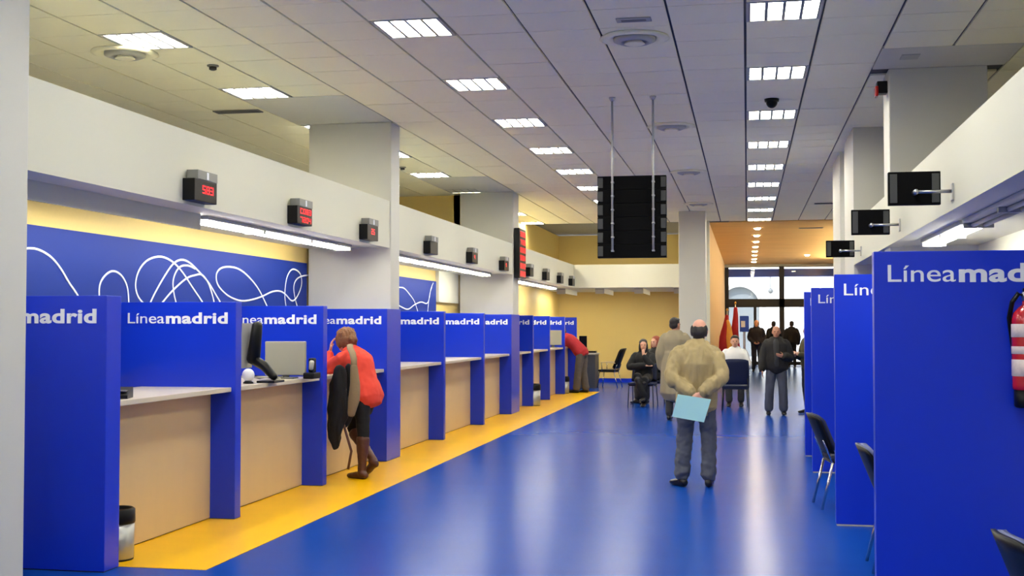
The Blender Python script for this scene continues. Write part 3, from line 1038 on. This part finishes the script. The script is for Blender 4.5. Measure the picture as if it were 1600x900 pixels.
# far desk with its screen and chair
t = thing('reception_desk', 'dark grey desk against the yellow wall beyond the counters', 'desk', (-4.1, 31.5, 0))
obj('desktop', bx(-4.6, -3.8, 31.0, 31.8, .86, .9, bev=.005), M_LGREY, t)
obj('front_panel', bx(-4.58, -3.85, 31.05, 31.08, 0, .86), mat('dark_grey_laminate', (74, 76, 82), 0.5), t)
obj('side_panel', bx(-3.85, -3.82, 31.02, 31.78, 0, .86), MATS['dark_grey_laminate'], t)
a = at(911, 536, 'Y', 31.4)
t = thing('computer_monitor', 'black upright screen on the dark grey desk by the yellow wall', 'monitor', (a.x, 31.4, .9), 'computer monitors on the left counters')
obj('case', bx(a.x - .1, a.x + .1, 31.38, 31.43, 1.0, 1.34, bev=.01), M_BLACK, t)
obj('stand', bm_of(tube_vf([(a.x + .02, 31.42, .97), (a.x + .06, 31.42, 1.05)], [.03, .03], n=8)), M_BLACK, t, True)
obj('foot', bx(a.x - .1, a.x + .35, 31.3, 31.5, .902, .95, bev=.005), M_BLACK, t)
a = at(952, 600, 'Z', 0)
visitor_chair('office_chair', 'black chair with pale armrests facing the dark grey desk', None, (-3.53, 31.6, 0), R90 - .15, M_BLACK, M_BLACK, arms=True, w=.5, zt=1.02, legm=M_CHROME)

# waiting chairs
visitor_chair('waiting_chair', 'navy chair with its back to us in front of the man in white', 'waiting chairs', (-.22, 23.75, 0), 0.0, M_NAVY, M_NAVY, w=.52, zt=.98, legm=M_DARK)
visitor_chair('waiting_chair', 'chair that carries the man in the white shirt', 'waiting chairs', (-.24, 25.0, 0), math.pi, M_NAVY, M_NAVY, w=.5, zt=.88, legm=M_DARK)
visitor_chair('waiting_chair', 'dark chair that carries the seated woman in black', 'waiting chairs', (-2.06, 24.5, 0), math.pi - .1, M_NAVY, M_BLACK, w=.52, zt=.86, legm=M_DARK)
visitor_chair('waiting_chair', 'dark chair behind the seated woman in black', 'waiting chairs', (-1.93, 25.6, 0), math.pi, M_NAVY, M_BLACK, w=.5, zt=.86, legm=M_DARK)

# flags and notice screen by the entrance
def furled_flag(label, x, y, ztop, bands, rmax):
    t = thing('furled_flag', label, 'flag', (x, y, 0), 'flags near the entrance')
    obj('pole', bm_of(rod((x, y, .03), (x, y, ztop + .1), .016)), M_STEEL, t, True)
    obj('foot', bm_of(lathe_vf((x, y, 0), [(.16, 0), (.16, .02), (.03, .05)])), M_DARK, t, True)
    obj('finial', bm_of(ell_vf((x, y, ztop + .12), (.03, .03, .045))), mat('brass', (190, 150, 70), .3, metal=1), t, True)
    for i, (m_, dx, dy, za, zb) in enumerate(bands):
        n = 8
        pts_ = [(x + dx * (1 - (j / (n - 1)) ** 2) + .012 * math.sin(j * 1.3 + i), y + dy, za + (zb - za) * j / (n - 1)) for j in range(n)]
        rr = [(rmax * (.95 - .62 * (j / (n - 1)) ** 1.5), rmax * (.7 - .42 * (j / (n - 1)))) for j in range(n)]
        obj('cloth', bm_of(tube_vf(pts_, rr, n=12)), m_, t, True)


M_FRED = mat('crimson_cloth', (176, 26, 40), 0.7, bump=.5, scale=14, stretch=(6, 6, .6))
M_FYEL = mat('golden_cloth', (232, 172, 84), 0.7, bump=.5, scale=14, stretch=(6, 6, .6))
furled_flag('furled crimson flag on a pole left of the entrance doors', -.33, 36.5, 2.15, [(M_FRED, -.02, 0, .55, 2.12)], .16)
furled_flag('furled red and golden flag on a pole beside the wood wall', -.56, 36.0, 1.95, [(M_FYEL, .1, 0, .7, 1.75), (M_FRED, -.12, .02, .8, 1.9)], .15)
a, b_ = at(1157, 516, 'Y', 40), at(1168, 496, 'Y', 40)
t = thing('notice_screen', 'bright blue and white notice screen behind the flags', 'sign', (a.x, 40, 0))
obj('post', bx(a.x + .08, a.x + .16, 40.02, 40.06, 0, a.z), M_STEEL, t)
obj('base', bx(a.x - .1, a.x + .3, 39.85, 40.2, 0, .02, bev=.005), M_STEEL, t)
obj('panel', bx(a.x - .02, b_.x + .04, 40, 40.04, a.z - .05, b_.z + .05, bev=.006), mat('blue_notice', (28, 74, 200), .4), t)
obj('picture', bx(a.x + .02, a.x + .15, 39.995, 40, a.z + .1, a.z + .3), M_LETTER, t)


# ------------------------------------------------------------------ people
def V(*a):
    return Vector(a)


def stand_pose():
    return dict(pelvis=V(0, 0, .95), chest=V(0, 0, 1.24), neck=V(0, -.015, 1.44), head=V(0, .015, 1.585),
                shl=V(-.18, -.01, 1.385), ell=V(-.235, -.04, 1.11), wrl=V(-.24, .04, .87), hdl=V(0, .15, -1),
                shr=V(.18, -.01, 1.385), elr=V(.235, -.04, 1.11), wrr=V(.24, .04, .87), hdr=V(0, .15, -1),
                hil=V(-.09, 0, .91), knl=V(-.10, .02, .49), anl=V(-.105, -.03, .085), tol=V(-.04, 1, 0),
                hir=V(.09, 0, .91), knr=V(.10, .02, .49), anr=V(.105, -.03, .085), tor=V(.04, 1, 0), hrot=(0, 0, 0))


def sit_pose(seat=.47):
    j = stand_pose()
    dz = seat + .11 - .95
    for k in ('pelvis', 'chest', 'neck', 'head', 'shl', 'shr', 'ell', 'elr', 'wrl', 'wrr'):
        j[k] = j[k] + V(0, -.08, dz)
    for s, x in (('l', -.1), ('r', .1)):
        j['hi' + s] = V(x, -.06, seat + .085)
        j['kn' + s] = V(x * 1.15, .36, seat + .06)
        j['an' + s] = V(x * 1.1, .36, .085)
        j['el' + s] = j['sh' + s] + V(x * .6, .06, -.26)
        j['wr' + s] = V(x * .7, .22, seat + .22)
        j['hd' + s] = V(0, 1, -.2)
    return j


def spine(j, u):
    a, b, c = j['pelvis'], j['chest'], j['neck']
    if u <= .5:
        t = u * 2
        return a.lerp(b, t)
    t = (u - .5) * 2
    return b.lerp(c, t)


def torso_vf(j, grow, lo=-.12, hi=1.0, wide=1.0, belly=0.0, hem=False, front=0.0):
    prof = [(-.12, .125, .10), (-.04, .16, .115), (.06, .165, .118), (.22, .15, .108), (.36, .148, .105), (.5, .16, .115), (.66, .172, .118), (.78, .168, .108), (.88, .142, .09), (.96, .1, .074), (1.04, .06, .058)]
    pts, rad = [], []
    side = (j['shr'] - j['shl']).normalized()
    for u, a, b in prof:
        if u < lo - 1e-6 or u > hi + 1e-6:
            continue
        p = spine(j, max(0, min(1, u)))
        if u < 0:
            p = j['pelvis'] + (j['pelvis'] - j['chest']).normalized() * (-u * .5)
        if u > 1:
            p = j['neck'] + (j['neck'] - j['chest']).normalized() * ((u - 1) * .5)
        pts.append(p)
        if hem and u < 0:
            a, b = .168, .122
        extra = front + belly * max(0, 1 - abs(u - .25) / .35)
        rad.append((a * wide + grow, b + grow + extra))
    return tube_vf(pts, rad, side=side, n=20)


def hand_vf(wr, d, side_sign, curl=.5, palm=None, s=1.0):
    """palm with four fingers and a thumb; d = direction from wrist to fingertips"""
    d = Vector(d).normalized()
    palm = Vector(palm) if palm is not None else Vector((-side_sign, 0, 0))
    palm = palm - d * palm.dot(d)
    if palm.length < .05:
        palm = Vector((0, 1, 0)) - d * d.y
    palm.normalize()
    across = d.cross(palm) * side_sign
    out = [tube_vf([wr - d * .01, wr + d * .03 * s, wr + d * .08 * s, wr + d * .095 * s], [(.022 * s, .017 * s), (.034 * s, .017 * s), (.039 * s, .015 * s), (.036 * s, .012 * s)], side=across, n=10)]
    for q, (off, ln) in enumerate(((.028, .068), (.0095, .078), (-.0095, .073), (-.027, .056))):
        p0 = wr + d * .085 * s + across * off * s
        a1, a2, a3 = curl * .6, curl * 1.5, curl * 2.2
        v1 = d * math.cos(a1) + palm * math.sin(a1)
        v2 = d * math.cos(a2) + palm * math.sin(a2)
        v3 = d * math.cos(a3) + palm * math.sin(a3)
        p1 = p0 + v1 * ln * .45 * s
        p2 = p1 + v2 * ln * .33 * s
        p3 = p2 + v3 * ln * .25 * s
        out.append(tube_vf([p0, p1, p2, p3], [.0095 * s, .009 * s, .0085 * s, .007 * s], side=across, n=8))
    t0 = wr + d * .025 * s + across * .026 * s
    t1 = t0 + (across * .75 + d * .6 + palm * .25).normalized() * .038 * s
    t2 = t1 + (across * .3 + d * .85 + palm * .4).normalized() * .042 * s
    out.append(tube_vf([t0, t1, t2], [.014 * s, .011 * s, .008 * s], side=palm, n=8))
    return out


def foot_vf(an, toe, grow=0.0, heel_up=0.0):
    toe = Vector(toe).normalized()
    flat = Vector((toe.x, toe.y, 0)).normalized()
    sd = Vector((flat.y, -flat.x, 0))
    up = Vector((0, 0, 1))
    z0 = max(0.0, an.z - .085 - heel_up)
    base = Vector((an.x, an.y, z0))
    pts = [base - flat * .055 + up * (.045 + heel_up), base + up * (.045 + heel_up * .9), base + flat * .08 + up * (.038 + heel_up * .4), base + flat * .15 + up * .03, base + flat * .195 + up * .026]
    rad = [(.032 + grow, .036 + grow), (.036 + grow, .042 + grow), (.042 + grow, .034 + grow), (.045 + grow, .026 + grow), (.03 + grow, .02 + grow)]
    return tube_vf(pts, rad, side=sd, n=12)


def make_person(label, loc, rz, j, look, scale=1.0, vox=.011, group=None, face=True):
    t = thing('person', label, 'person', (0, 0, 0), group)
    skin = look['skin']
    HM = Euler(j['hrot']).to_matrix()
    hc = j['head']

    def hp(x, y, z):
        return hc + HM @ V(x, y, z)

    def he(c, r):
        return ell_vf(hp(*c), r, HM)
    vf = [he((0, -.012, .025), (.074, .096, .088)), he((0, .028, -.03), (.060, .068, .085)), he((0, .045, -.078), (.043, .045, .036)),
          tube_vf([hp(0, .09, .012), hp(0, .108, -.026)], [.010, .016], n=8), he((0, .083, .024), (.048, .014, .012)), he((0, .088, -.062), (.024, .012, .012)),
          he((-.076, -.005, -.012), (.012, .021, .032)), he((.076, -.005, -.012), (.012, .021, .032)),
          tube_vf([j['neck'] - V(0, 0, .05), j['neck'].lerp(hc, .45), hp(0, -.02, -.03)], [.062, .055, .055], n=12)]
    g = -.012
    vf.append(torso_vf(j, g))
    for s, sg in (('l', -1), ('r', 1)):
        sh, el, wr = j['sh' + s], j['el' + s], j['wr' + s]
        inn = spine(j, .82)
        vf.append(curve_vf([sh, sh.lerp(el, .5), el, el.lerp(wr, .4), wr], [.045, .043, .037, .036, .024], n=12))
        vf.append(tube_vf([inn, sh], [.05, .042], n=12))
        vf += hand_vf(wr, j['hd' + s], sg, j.get('curl' + s, .35), j.get('palm' + s), look.get('hand', 1.0))
        hi, kn, an = j['hi' + s], j['kn' + s], j['an' + s]
        vf.append(tube_vf([hi, hi.lerp(kn, .35), kn, kn.lerp(an, .35), an], [.078, .07, .05, .047, .034], n=12))
        vf.append(foot_vf(an, j['to' + s], -.008, j.get('heel' + s, 0)))
    body = blob('body', vf, vox, skin, t, smooth=3)
    if face:
        for sx in (-1, 1):
            obj('eye', bm_of(ell_vf(hp(sx * .029, .0865, .006), (.013, .007, .0075), HM, 8, 6)), MATS['eye_dark'], t, True)
        obj('mouth', bm_of(ell_vf(hp(0, .099, -.062), (.022, .006, .005), HM, 8, 6)), MATS['lip'], t, True)
    # hair
    hs = look.get('hair', 'short')
    hm = look.get('hair_m')
    if hs == 'short':
        hv = [he((0, -.028, .048), (.082, .094, .08)), he((0, -.05, .0), (.079, .066, .075)), he((0, .03, .085), (.06, .05, .03))]
    elif hs == 'bald':
        hv = [he((0, -.06, -.022), (.079, .055, .075)), he((-.068, -.03, -.008), (.02, .055, .06)), he((.068, -.03, -.008), (.02, .055, .06)), he((0, -.05, -.08), (.06, .04, .04))]
    elif hs == 'long':
        hv = [he((0, -.028, .05), (.086, .098, .082)), he((0, -.055, -.02), (.088, .066, .11)), he((-.07, .0, -.05), (.026, .05, .1)), he((.07, .0, -.05), (.026, .05, .1)), he((0, -.05, -.1), (.08, .05, .06))]
    elif hs == 'bun':
        hv = [he((0, -.03, .052), (.1, .112, .09)), he((0, -.055, -.01), (.102, .085, .1)), he((0, -.125, -.01), (.06, .05, .055)), he((.068, .0, .0), (.036, .06, .085)), he((-.068, .0, .0), (.036, .06, .085)), he((0, .02, .09), (.07, .06, .04))]
    if hs != 'none':
        blob('hair', hv, max(vox * .8, .007), hm, t, smooth=2, fold=.012 if hs == 'bun' else .004, ffreq=(40, 40, 14))
    # trousers or skirt
    tr = look['legs']
    ease = tr.get('ease', .014)
    vt = [torso_vf(j, .002 + ease * .2, hi=.06)]
    for s in 'lr':
        hi, kn, an = j['hi' + s], j['kn' + s], j['an' + s]
        end = kn.lerp(an, tr.get('end', .93))
        vt.append(tube_vf([hi + V(0, 0, .02), hi.lerp(kn, .35), kn, kn.lerp(an, .4), end], [.09 + ease * .4, .082 + ease * .6, .056 + ease, .05 + ease * 1.2, .046 + ease * tr.get('hem', 1.3)], n=14))
    blob('trousers', vt, vox, tr['m'], t, smooth=4, fold=tr.get('fold', .007), ffreq=(10, 10, 14), seed=3.0)
    # shoes or boots
    sh_ = look['shoes']
    for s in 'lr':
        an, kn = j['an' + s], j['kn' + s]
        vs_ = [foot_vf(an, j['to' + s], .004, j.get('heel' + s, 0))]
        if sh_.get('boot'):
            vs_.append(ell_vf(an - V(0, 0, .02), (.05, .052, .06)))
            vs_.append(tube_vf([an, an.lerp(kn, .3), an.lerp(kn, .62), an.lerp(kn, .88)], [.043, .048, .066, .073], n=12))
        else:
            vs_.append(tube_vf([an - V(0, 0, .04), an + V(0, 0, .0)], [.042, .04], n=10))
        blob('boot' if sh_.get('boot') else 'shoe', vs_, max(.009, vox * .8), sh_['m'], t, smooth=2, fold=.004 if sh_.get('boot') else 0, ffreq=(16, 16, 22))
    # upper garment
    up = look['top']
    e = up.get('ease', .02)
    vg = [torso_vf(j, e, lo=up.get('lo', -.04), hi=.97, wide=up.get('wide', 1.0), belly=up.get('belly', 0), hem=True)]
    for s in 'lr':
        sh, el, wr = j['sh' + s], j['el' + s], j['wr' + s]
        inn = spine(j, .8)
        ends = el.lerp(wr, up.get('sleeve', .95))
        vg.append(curve_vf([sh + (el - sh).normalized() * .02, sh.lerp(el, .5), el, el.lerp(wr, .45), ends], [.05 + e * .6, .049 + e * .85, .043 + e, .041 + e * .9, .033 + e * .8], n=14))
        vg.append(tube_vf([inn, sh], [.066 + e * .4, .048 + e * .55], n=14))
    if up.get('collar'):
        nk = j['neck']
        vg.append(tube_vf([nk - V(0, 0, .06), nk + (hc - nk) * .22], [(.085, .08), (.07, .068)], n=14))
    if up.get('skirt'):
        z1 = up['skirt']
        pv = j['pelvis']
        vg.append(tube_vf([spine(j, .3), pv, pv.lerp(V(pv.x, pv.y, z1), .5), V(pv.x, pv.y, z1)], [(.165 + e, .125 + e), (.19 + e, .14 + e), (.205 + e, .15 + e), (.22 + e, .16 + e)], side=(j['shr'] - j['shl']).normalized(), n=18))
    blob(up.get('name', 'jacket'), vg, vox, up['m'], t, smooth=up.get('smooth', 4), fold=up.get('fold', .009), ffreq=up.get('ffreq', (9, 9, 5)), seed=1.0)
    if look.get('inner'):
        blob('sweater', [torso_vf(j, e, lo=-.04, hi=.96, wide=.42, belly=up.get('belly', 0), front=.014)], vox, look['inner'], t, smooth=3, fold=.006)
    t.location = loc
    t.rotation_euler = (0, 0, rz)
    t.scale = (scale, scale, scale)
    return t


mat('eye_dark', (38, 26, 22), .3)
mat('lip', (150, 80, 74), .5)
SK = mat('skin', (214, 160, 132), .5, var=.06, scale=20)
SK2 = mat('tanned_skin', (190, 132, 104), .5, var=.06, scale=20)
SKP = mat('pink_skin', (216, 158, 138), .45, var=.06, scale=20)
H_DK = mat('dark_hair', (30, 24, 22), .5, bump=.4, scale=90, stretch=(3, 3, .4))
H_BR = mat('brown_hair', (128, 84, 48), .5, bump=.5, scale=90, stretch=(3, 3, .4), var=.35)
H_RD = mat('auburn_hair', (150, 70, 44), .5, bump=.5, scale=90, stretch=(3, 3, .4))
H_GY = mat('grey_hair', (120, 112, 104), .5, bump=.4, scale=90)
C_TAN = mat('khaki_cotton', (164, 146, 104), .8, bump=.25, scale=30, var=.05)
C_COAT = mat('stone_wool', (146, 134, 108), .85, bump=.2, scale=120)
C_JEAN = mat('grey_denim', (76, 80, 94), .85, bump=.2, scale=200, var=.12)
C_BLK = mat('black_cloth', (13, 13, 16), .8, bump=.2, scale=160)
C_CORAL = mat('coral_knit', (236, 70, 50), .8, bump=.2, scale=160)
C_REDK = mat('dark_red_knit', (170, 34, 44), .85, bump=.2, scale=160)
C_GREY = mat('grey_wool', (92, 86, 82), .85, bump=.2, scale=160)
C_WHITE = mat('white_cotton', (236, 234, 230), .8, bump=.2, scale=60)
C_OLV = mat('olive_cloth', (70, 66, 46), .85, bump=.2, scale=100)
C_DKGR = mat('charcoal_cloth', (48, 48, 50), .8, bump=.2, scale=120)
C_NAVYU = mat('uniform_navy', (24, 26, 42), .8, bump=.2, scale=120)
L_BRN = mat('brown_leather', (84, 48, 34), .45, bump=.2, scale=30, var=.15)
L_BLK = mat('black_leather', (20, 18, 18), .35)
C_TAUPE = mat('taupe_cloth', (136, 116, 86), .85, bump=.3, scale=60)
C_FOLD = mat('pale_cyan_card', (186, 240, 236), .6)

# 1. the balding man seen from behind, hands clasped on a folder
j = stand_pose()
j.update(pelvis=V(0, .0, .93), chest=V(0, -.03, 1.22), neck=V(.01, .03, 1.42), head=V(.03, .08, 1.565), hrot=(-.18, 0, -.12),
         shl=V(-.19, .0, 1.345), ell=V(-.245, -.13, 1.10), wrl=V(-.045, -.235, .945), hdl=V(.8, -.25, -.5), palml=V(.2, 1, 0),
         shr=V(.19, .0, 1.345), elr=V(.245, -.13, 1.10), wrr=V(.06, -.25, .955), hdr=V(-.75, -.1, -.7), palmr=V(-.2, 1, 0), curll=.5, curlr=.6,
         knl=V(-.125, .03, .49), anl=V(-.15, -.02, .085), tol=V(-.55, .85, 0), knr=V(.115, .02, .49), anr=V(.115, -.02, .085), tor=V(.05, 1, 0))
man = make_person('balding man from behind in khaki jacket and jeans, hands clasped behind his back', (-.50, 12.4, 0), .02, j,
            dict(skin=SKP, hair='bald', hair_m=H_DK, legs=dict(m=C_JEAN, ease=.024, fold=.014), shoes=dict(m=L_BLK),
                 top=dict(m=C_TAN, ease=.036, lo=-.12, wide=1.06, belly=.015, collar=True, fold=.019, ffreq=(17, 17, 4.5), smooth=3)), vox=.0085)
blob('hem_band', [tube_vf([(0, 0, .80), (0, 0, .865)], [(.205, .155), (.212, .16)], n=24)], .009, C_TAN, man, 2, .006, (20, 20, 3))
q = [at(1059, 616, 'Y', 12.11), at(1111, 624, 'Y', 12.13), at(1100, 660, 'Y', 12.16), at(1050, 651, 'Y', 12.14)]
bm = bmesh.new()
vs = [bm.verts.new(p_) for p_ in q] + [bm.verts.new(p_ + V(0, .012, 0)) for p_ in q]
for f in ((3, 2, 1, 0), (4, 5, 6, 7), (0, 1, 5, 4), (1, 2, 6, 5), (2, 3, 7, 6), (3, 0, 4, 7)):
    bm.faces.new([vs[i] for i in f])
bmesh.ops.recalc_face_normals(bm, faces=bm.faces[:])
tag(obj('card_folder', bm, C_FOLD), 'pale cyan card folder held behind the back of the balding man', 'folder')

# 2. the woman in coral leaning on the third counter
j = stand_pose()
j.update(pelvis=V(0, -.03, .90), chest=V(0, .07, 1.17), neck=V(0, .2, 1.34), head=V(.0, .29, 1.455), hrot=(-.2, 0, -.15),
         shl=V(-.165, .15, 1.285), ell=V(-.2, .38, 1.13), wrl=V(-.1, .41, 1.34), hdl=V(.15, -.1, 1), palml=V(.6, -.7, 0), curll=.4,
         shr=V(.165, .17, 1.285), elr=V(.2, .43, 1.14), wrr=V(.02, .55, 1.13), hdr=V(-1, .3, 0), palmr=V(0, 0, -1),
         hil=V(-.085, -.03, .85), knl=V(-.09, -.06, .47), anl=V(-.1, -.05, .085), tol=V(.1, 1, 0),
         hir=V(.085, -.02, .85), knr=V(.07, .24, .50), anr=V(.02, -.1, .2), tor=V(.2, .9, 0), heelr=.115)
RZW = math.radians(66)
WX, WY = -3.99, 12.42
woman = make_person('woman in coral top and brown boots leaning on the third counter, hand at her face', (WX, WY, 0), RZW, j,
            dict(skin=SK, hair='bun', hair_m=H_BR, legs=dict(m=C_BLK, ease=.008, end=.2, hem=.4), shoes=dict(m=L_BRN, boot=True),
                 top=dict(m=C_CORAL, name='sweater', ease=.026, lo=-.12, fold=.012, sleeve=.8, ffreq=(9, 9, 9))), vox=.0085)
RM = Matrix.Rotation(RZW, 3, 'Z')


def wl(x, y, z):
    return RM @ V(x, y, z) + V(WX, WY, 0)


obj('hair_clip', bm_of(ell_vf((.0, .118, 1.43), (.045, .03, .026))), C_REDK, woman, True)
YBAG = 12.0
bp_ = [at(553, 572, 'Y', YBAG), at(555, 598, 'Y', YBAG), at(553, 625, 'Y', YBAG), at(549, 648, 'Y', YBAG)]
t = thing('shoulder_bag', 'taupe cloth bag hanging from the shoulder of the woman in coral', 'bag', tuple(bp_[2]))
bag = blob('bag_body', [tube_vf(bp_, [(.04, .03), (.055, .035), (.062, .04), (.04, .03)], n=14)], .010, C_TAUPE, None, 3, .008)
for v in bag.data.vertices:
    v.co -= wloc(t)
bag.parent = t
obj('strap', bm_of(tube_vf([bp_[0], at(553, 562, 'Y', YBAG), at(551, 552, 'Y', 12.08), at(547, 544, 'Y', 12.2), at(547, 539, 'Y', 12.34)], [(.034, .012)] * 5, n=10)), C_TAUPE, t, True)
YCO = 12.05
cp_ = [at(531, 576, 'Y', YCO), at(530, 600, 'Y', YCO), at(528, 640, 'Y', YCO), at(525, 675, 'Y', YCO), at(524, 698, 'Y', YCO)]
t = thing('draped_coat', 'black coat draped over the arm of the woman in coral', 'coat', tuple(cp_[3]))
cb = blob('cloth', [tube_vf(cp_, [(.05, .05), (.085, .06), (.11, .07), (.07, .06), (.03, .03)], n=16), tube_vf([cp_[0] + V(.03, .12, .02), cp_[1] + V(.07, .12, 0), cp_[2] + V(.1, .12, 0), cp_[3] + V(.07, .1, .06)], [.03, .045, .05, .03], n=12)], .011, C_BLK, None, 3, .03, (17, 17, 3.4))
for v in cb.data.vertices:
    v.co -= wloc(t)
cb.parent = t
obj('belt', bm_of(tube_vf([at(536, 660, 'Y', YCO), at(549, 705, 'Y', YCO), at(544, 733, 'Y', YCO)], [(.014, .006)] * 3, n=8)), L_BRN, t, True)

# 3. the man in the dark red sweater bent over the farthest counter
j = stand_pose()
j.update(pelvis=V(0, -.05, .93), chest=V(0, .18, 1.16), neck=V(0, .36, 1.31), head=V(0, .46, 1.40), hrot=(-.5, 0, 0),
         shl=V(-.18, .31, 1.27), ell=V(-.22, .46, 1.12), wrl=V(-.12, .66, 1.14), hdl=V(.2, 1, 0),
         shr=V(.18, .31, 1.27), elr=V(.22, .46, 1.12), wrr=V(.12, .66, 1.14), hdr=V(-.2, 1, 0),
         hil=V(-.09, -.05, .88), hir=V(.09, -.05, .88), knl=V(-.12, .0, .47), knr=V(.11, -.04, .47), anl=V(-.13, .04, .085), anr=V(.12, -.1, .085))
make_person('man in dark red sweater and grey trousers bent over the farthest counter', (-3.93, 28.95, 0), math.radians(75), j,
            dict(skin=SK2, hair='short', hair_m=H_DK, legs=dict(m=C_GREY, ease=.03), shoes=dict(m=L_BLK), top=dict(m=C_REDK, name='sweater', ease=.03, belly=.02)), scale=1.03)

# 4. the seated woman in black and the person behind her
j = sit_pose()
j.update(wrl=V(-.06, .16, 1.0), ell=V(-.2, .16, .82), hdl=V(.1, -.15, 1), palml=V(.3, -1, 0), wrr=V(-.1, .2, .82), elr=V(.25, .05, .78), hdr=V(-1, .1, .1), hrot=(0, 0, .25), knr=V(.02, .4, .6), anr=V(-.12, .42, .2))
make_person('seated woman in black clothes resting her cheek on her hand', (-2.06, 24.5, 0), math.pi - .15, j,
            dict(skin=SK, hair='long', hair_m=H_DK, legs=dict(m=C_BLK, ease=.02), shoes=dict(m=L_BLK, boot=True), top=dict(m=C_BLK, ease=.03)), scale=1.0)
j = sit_pose()
make_person('auburn haired person half hidden behind the seated woman in black', (-1.93, 25.6, 0), math.pi - .6, j,
            dict(skin=SK, hair='long', hair_m=H_RD, legs=dict(m=C_DKGR, ease=.02), shoes=dict(m=L_BLK), top=dict(m=C_BLK, ease=.03)), scale=1.04)

# 5. the man in the long stone coat
j = stand_pose()
j.update(hrot=(0, 0, -.5))
make_person('dark haired man from behind in a long stone coloured overcoat', (-1.2, 20.9, 0), -.1, j,
            dict(skin=SK2, hair='short', hair_m=H_DK, legs=dict(m=C_DKGR), shoes=dict(m=L_BLK), top=dict(m=C_COAT, name='overcoat', ease=.045, wide=1.1, collar=True, skirt=.45, fold=.012, ffreq=(7, 7, 1.5))), scale=1.025)

# 6. the man in the white shirt
j = sit_pose()
make_person('seated man in a white shirt facing us behind a navy chair', (-.24, 25.0, 0), math.pi, j,
            dict(skin=SK, hair='short', hair_m=H_DK, legs=dict(m=C_DKGR), shoes=dict(m=L_BLK), top=dict(m=C_WHITE, name='shirt', ease=.035, collar=True)), scale=1.06)

# 7. the standing man facing us
j = stand_pose()
j.update(elr=V(.25, .02, 1.1), wrr=V(.27, .1, .86), ell=V(-.26, .02, 1.1), wrl=V(-.13, .2, 1.12), hdl=V(.8, .4, .2), palml=V(0, -1, .2), anl=V(-.13, -.03, .085), anr=V(.15, -.03, .085), knr=V(.13, .02, .49), knl=V(-.12, .02, .49))
make_person('stocky bald man facing us in open dark jacket and grey jeans', (.52, 22.5, 0), math.pi, j,
            dict(skin=SK2, hair='none', hair_m=H_GY, legs=dict(m=C_JEAN, ease=.03), shoes=dict(m=L_BLK), inner=C_DKGR, top=dict(m=mat('brown_black_cloth', (30, 27, 26), .8, bump=.2, scale=120), ease=.04, wide=1.12, belly=.045, lo=-.12, collar=True)), scale=.945)

# 8. guard near the doors, two silhouettes against the glass, the woman at the right partitions
j = stand_pose()
j.update(wrl=V(-.1, .14, .95), wrr=V(.1, .14, .95), hdl=V(.8, .3, -.3), hdr=V(-.8, .3, -.3))
make_person('guard in dark navy uniform standing before the entrance doors', (.33, 43.0, 0), math.pi, j,
            dict(skin=SK, hair='bald', hair_m=H_GY, legs=dict(m=C_NAVYU), shoes=dict(m=L_BLK), top=dict(m=C_NAVYU, ease=.03)), scale=1.06, vox=.013)
j = stand_pose()
make_person('dark silhouetted person outlined left of the door mullion', (1.0, 47.6, 0), .3, j,
            dict(skin=SK2, hair='short', hair_m=H_DK, legs=dict(m=C_BLK), shoes=dict(m=L_BLK), top=dict(m=C_BLK, ease=.04)), scale=1.04, vox=.013)
make_person('dark silhouetted person outlined right of the door mullion', (1.66, 47.2, 0), .2, j,
            dict(skin=SK2, hair='short', hair_m=H_DK, legs=dict(m=C_BLK), shoes=dict(m=L_BLK), top=dict(m=C_BLK, ease=.045, wide=1.1)), scale=1.04, vox=.013)
j = stand_pose()
j.update(wrl=V(-.06, .24, 1.12), ell=V(-.22, .04, 1.1), hdl=V(.5, .6, .3), wrr=V(.08, .24, 1.1), elr=V(.22, .04, 1.08), hdr=V(-.5, .6, .2))
make_person('person in olive top half hidden by the right partitions', (1.12, 23.0, 0), R90 + .5, j,
            dict(skin=SK, hair='long', hair_m=H_DK, legs=dict(m=C_NAVYU), shoes=dict(m=L_BLK), top=dict(m=C_OLV, ease=.03)), scale=.96)
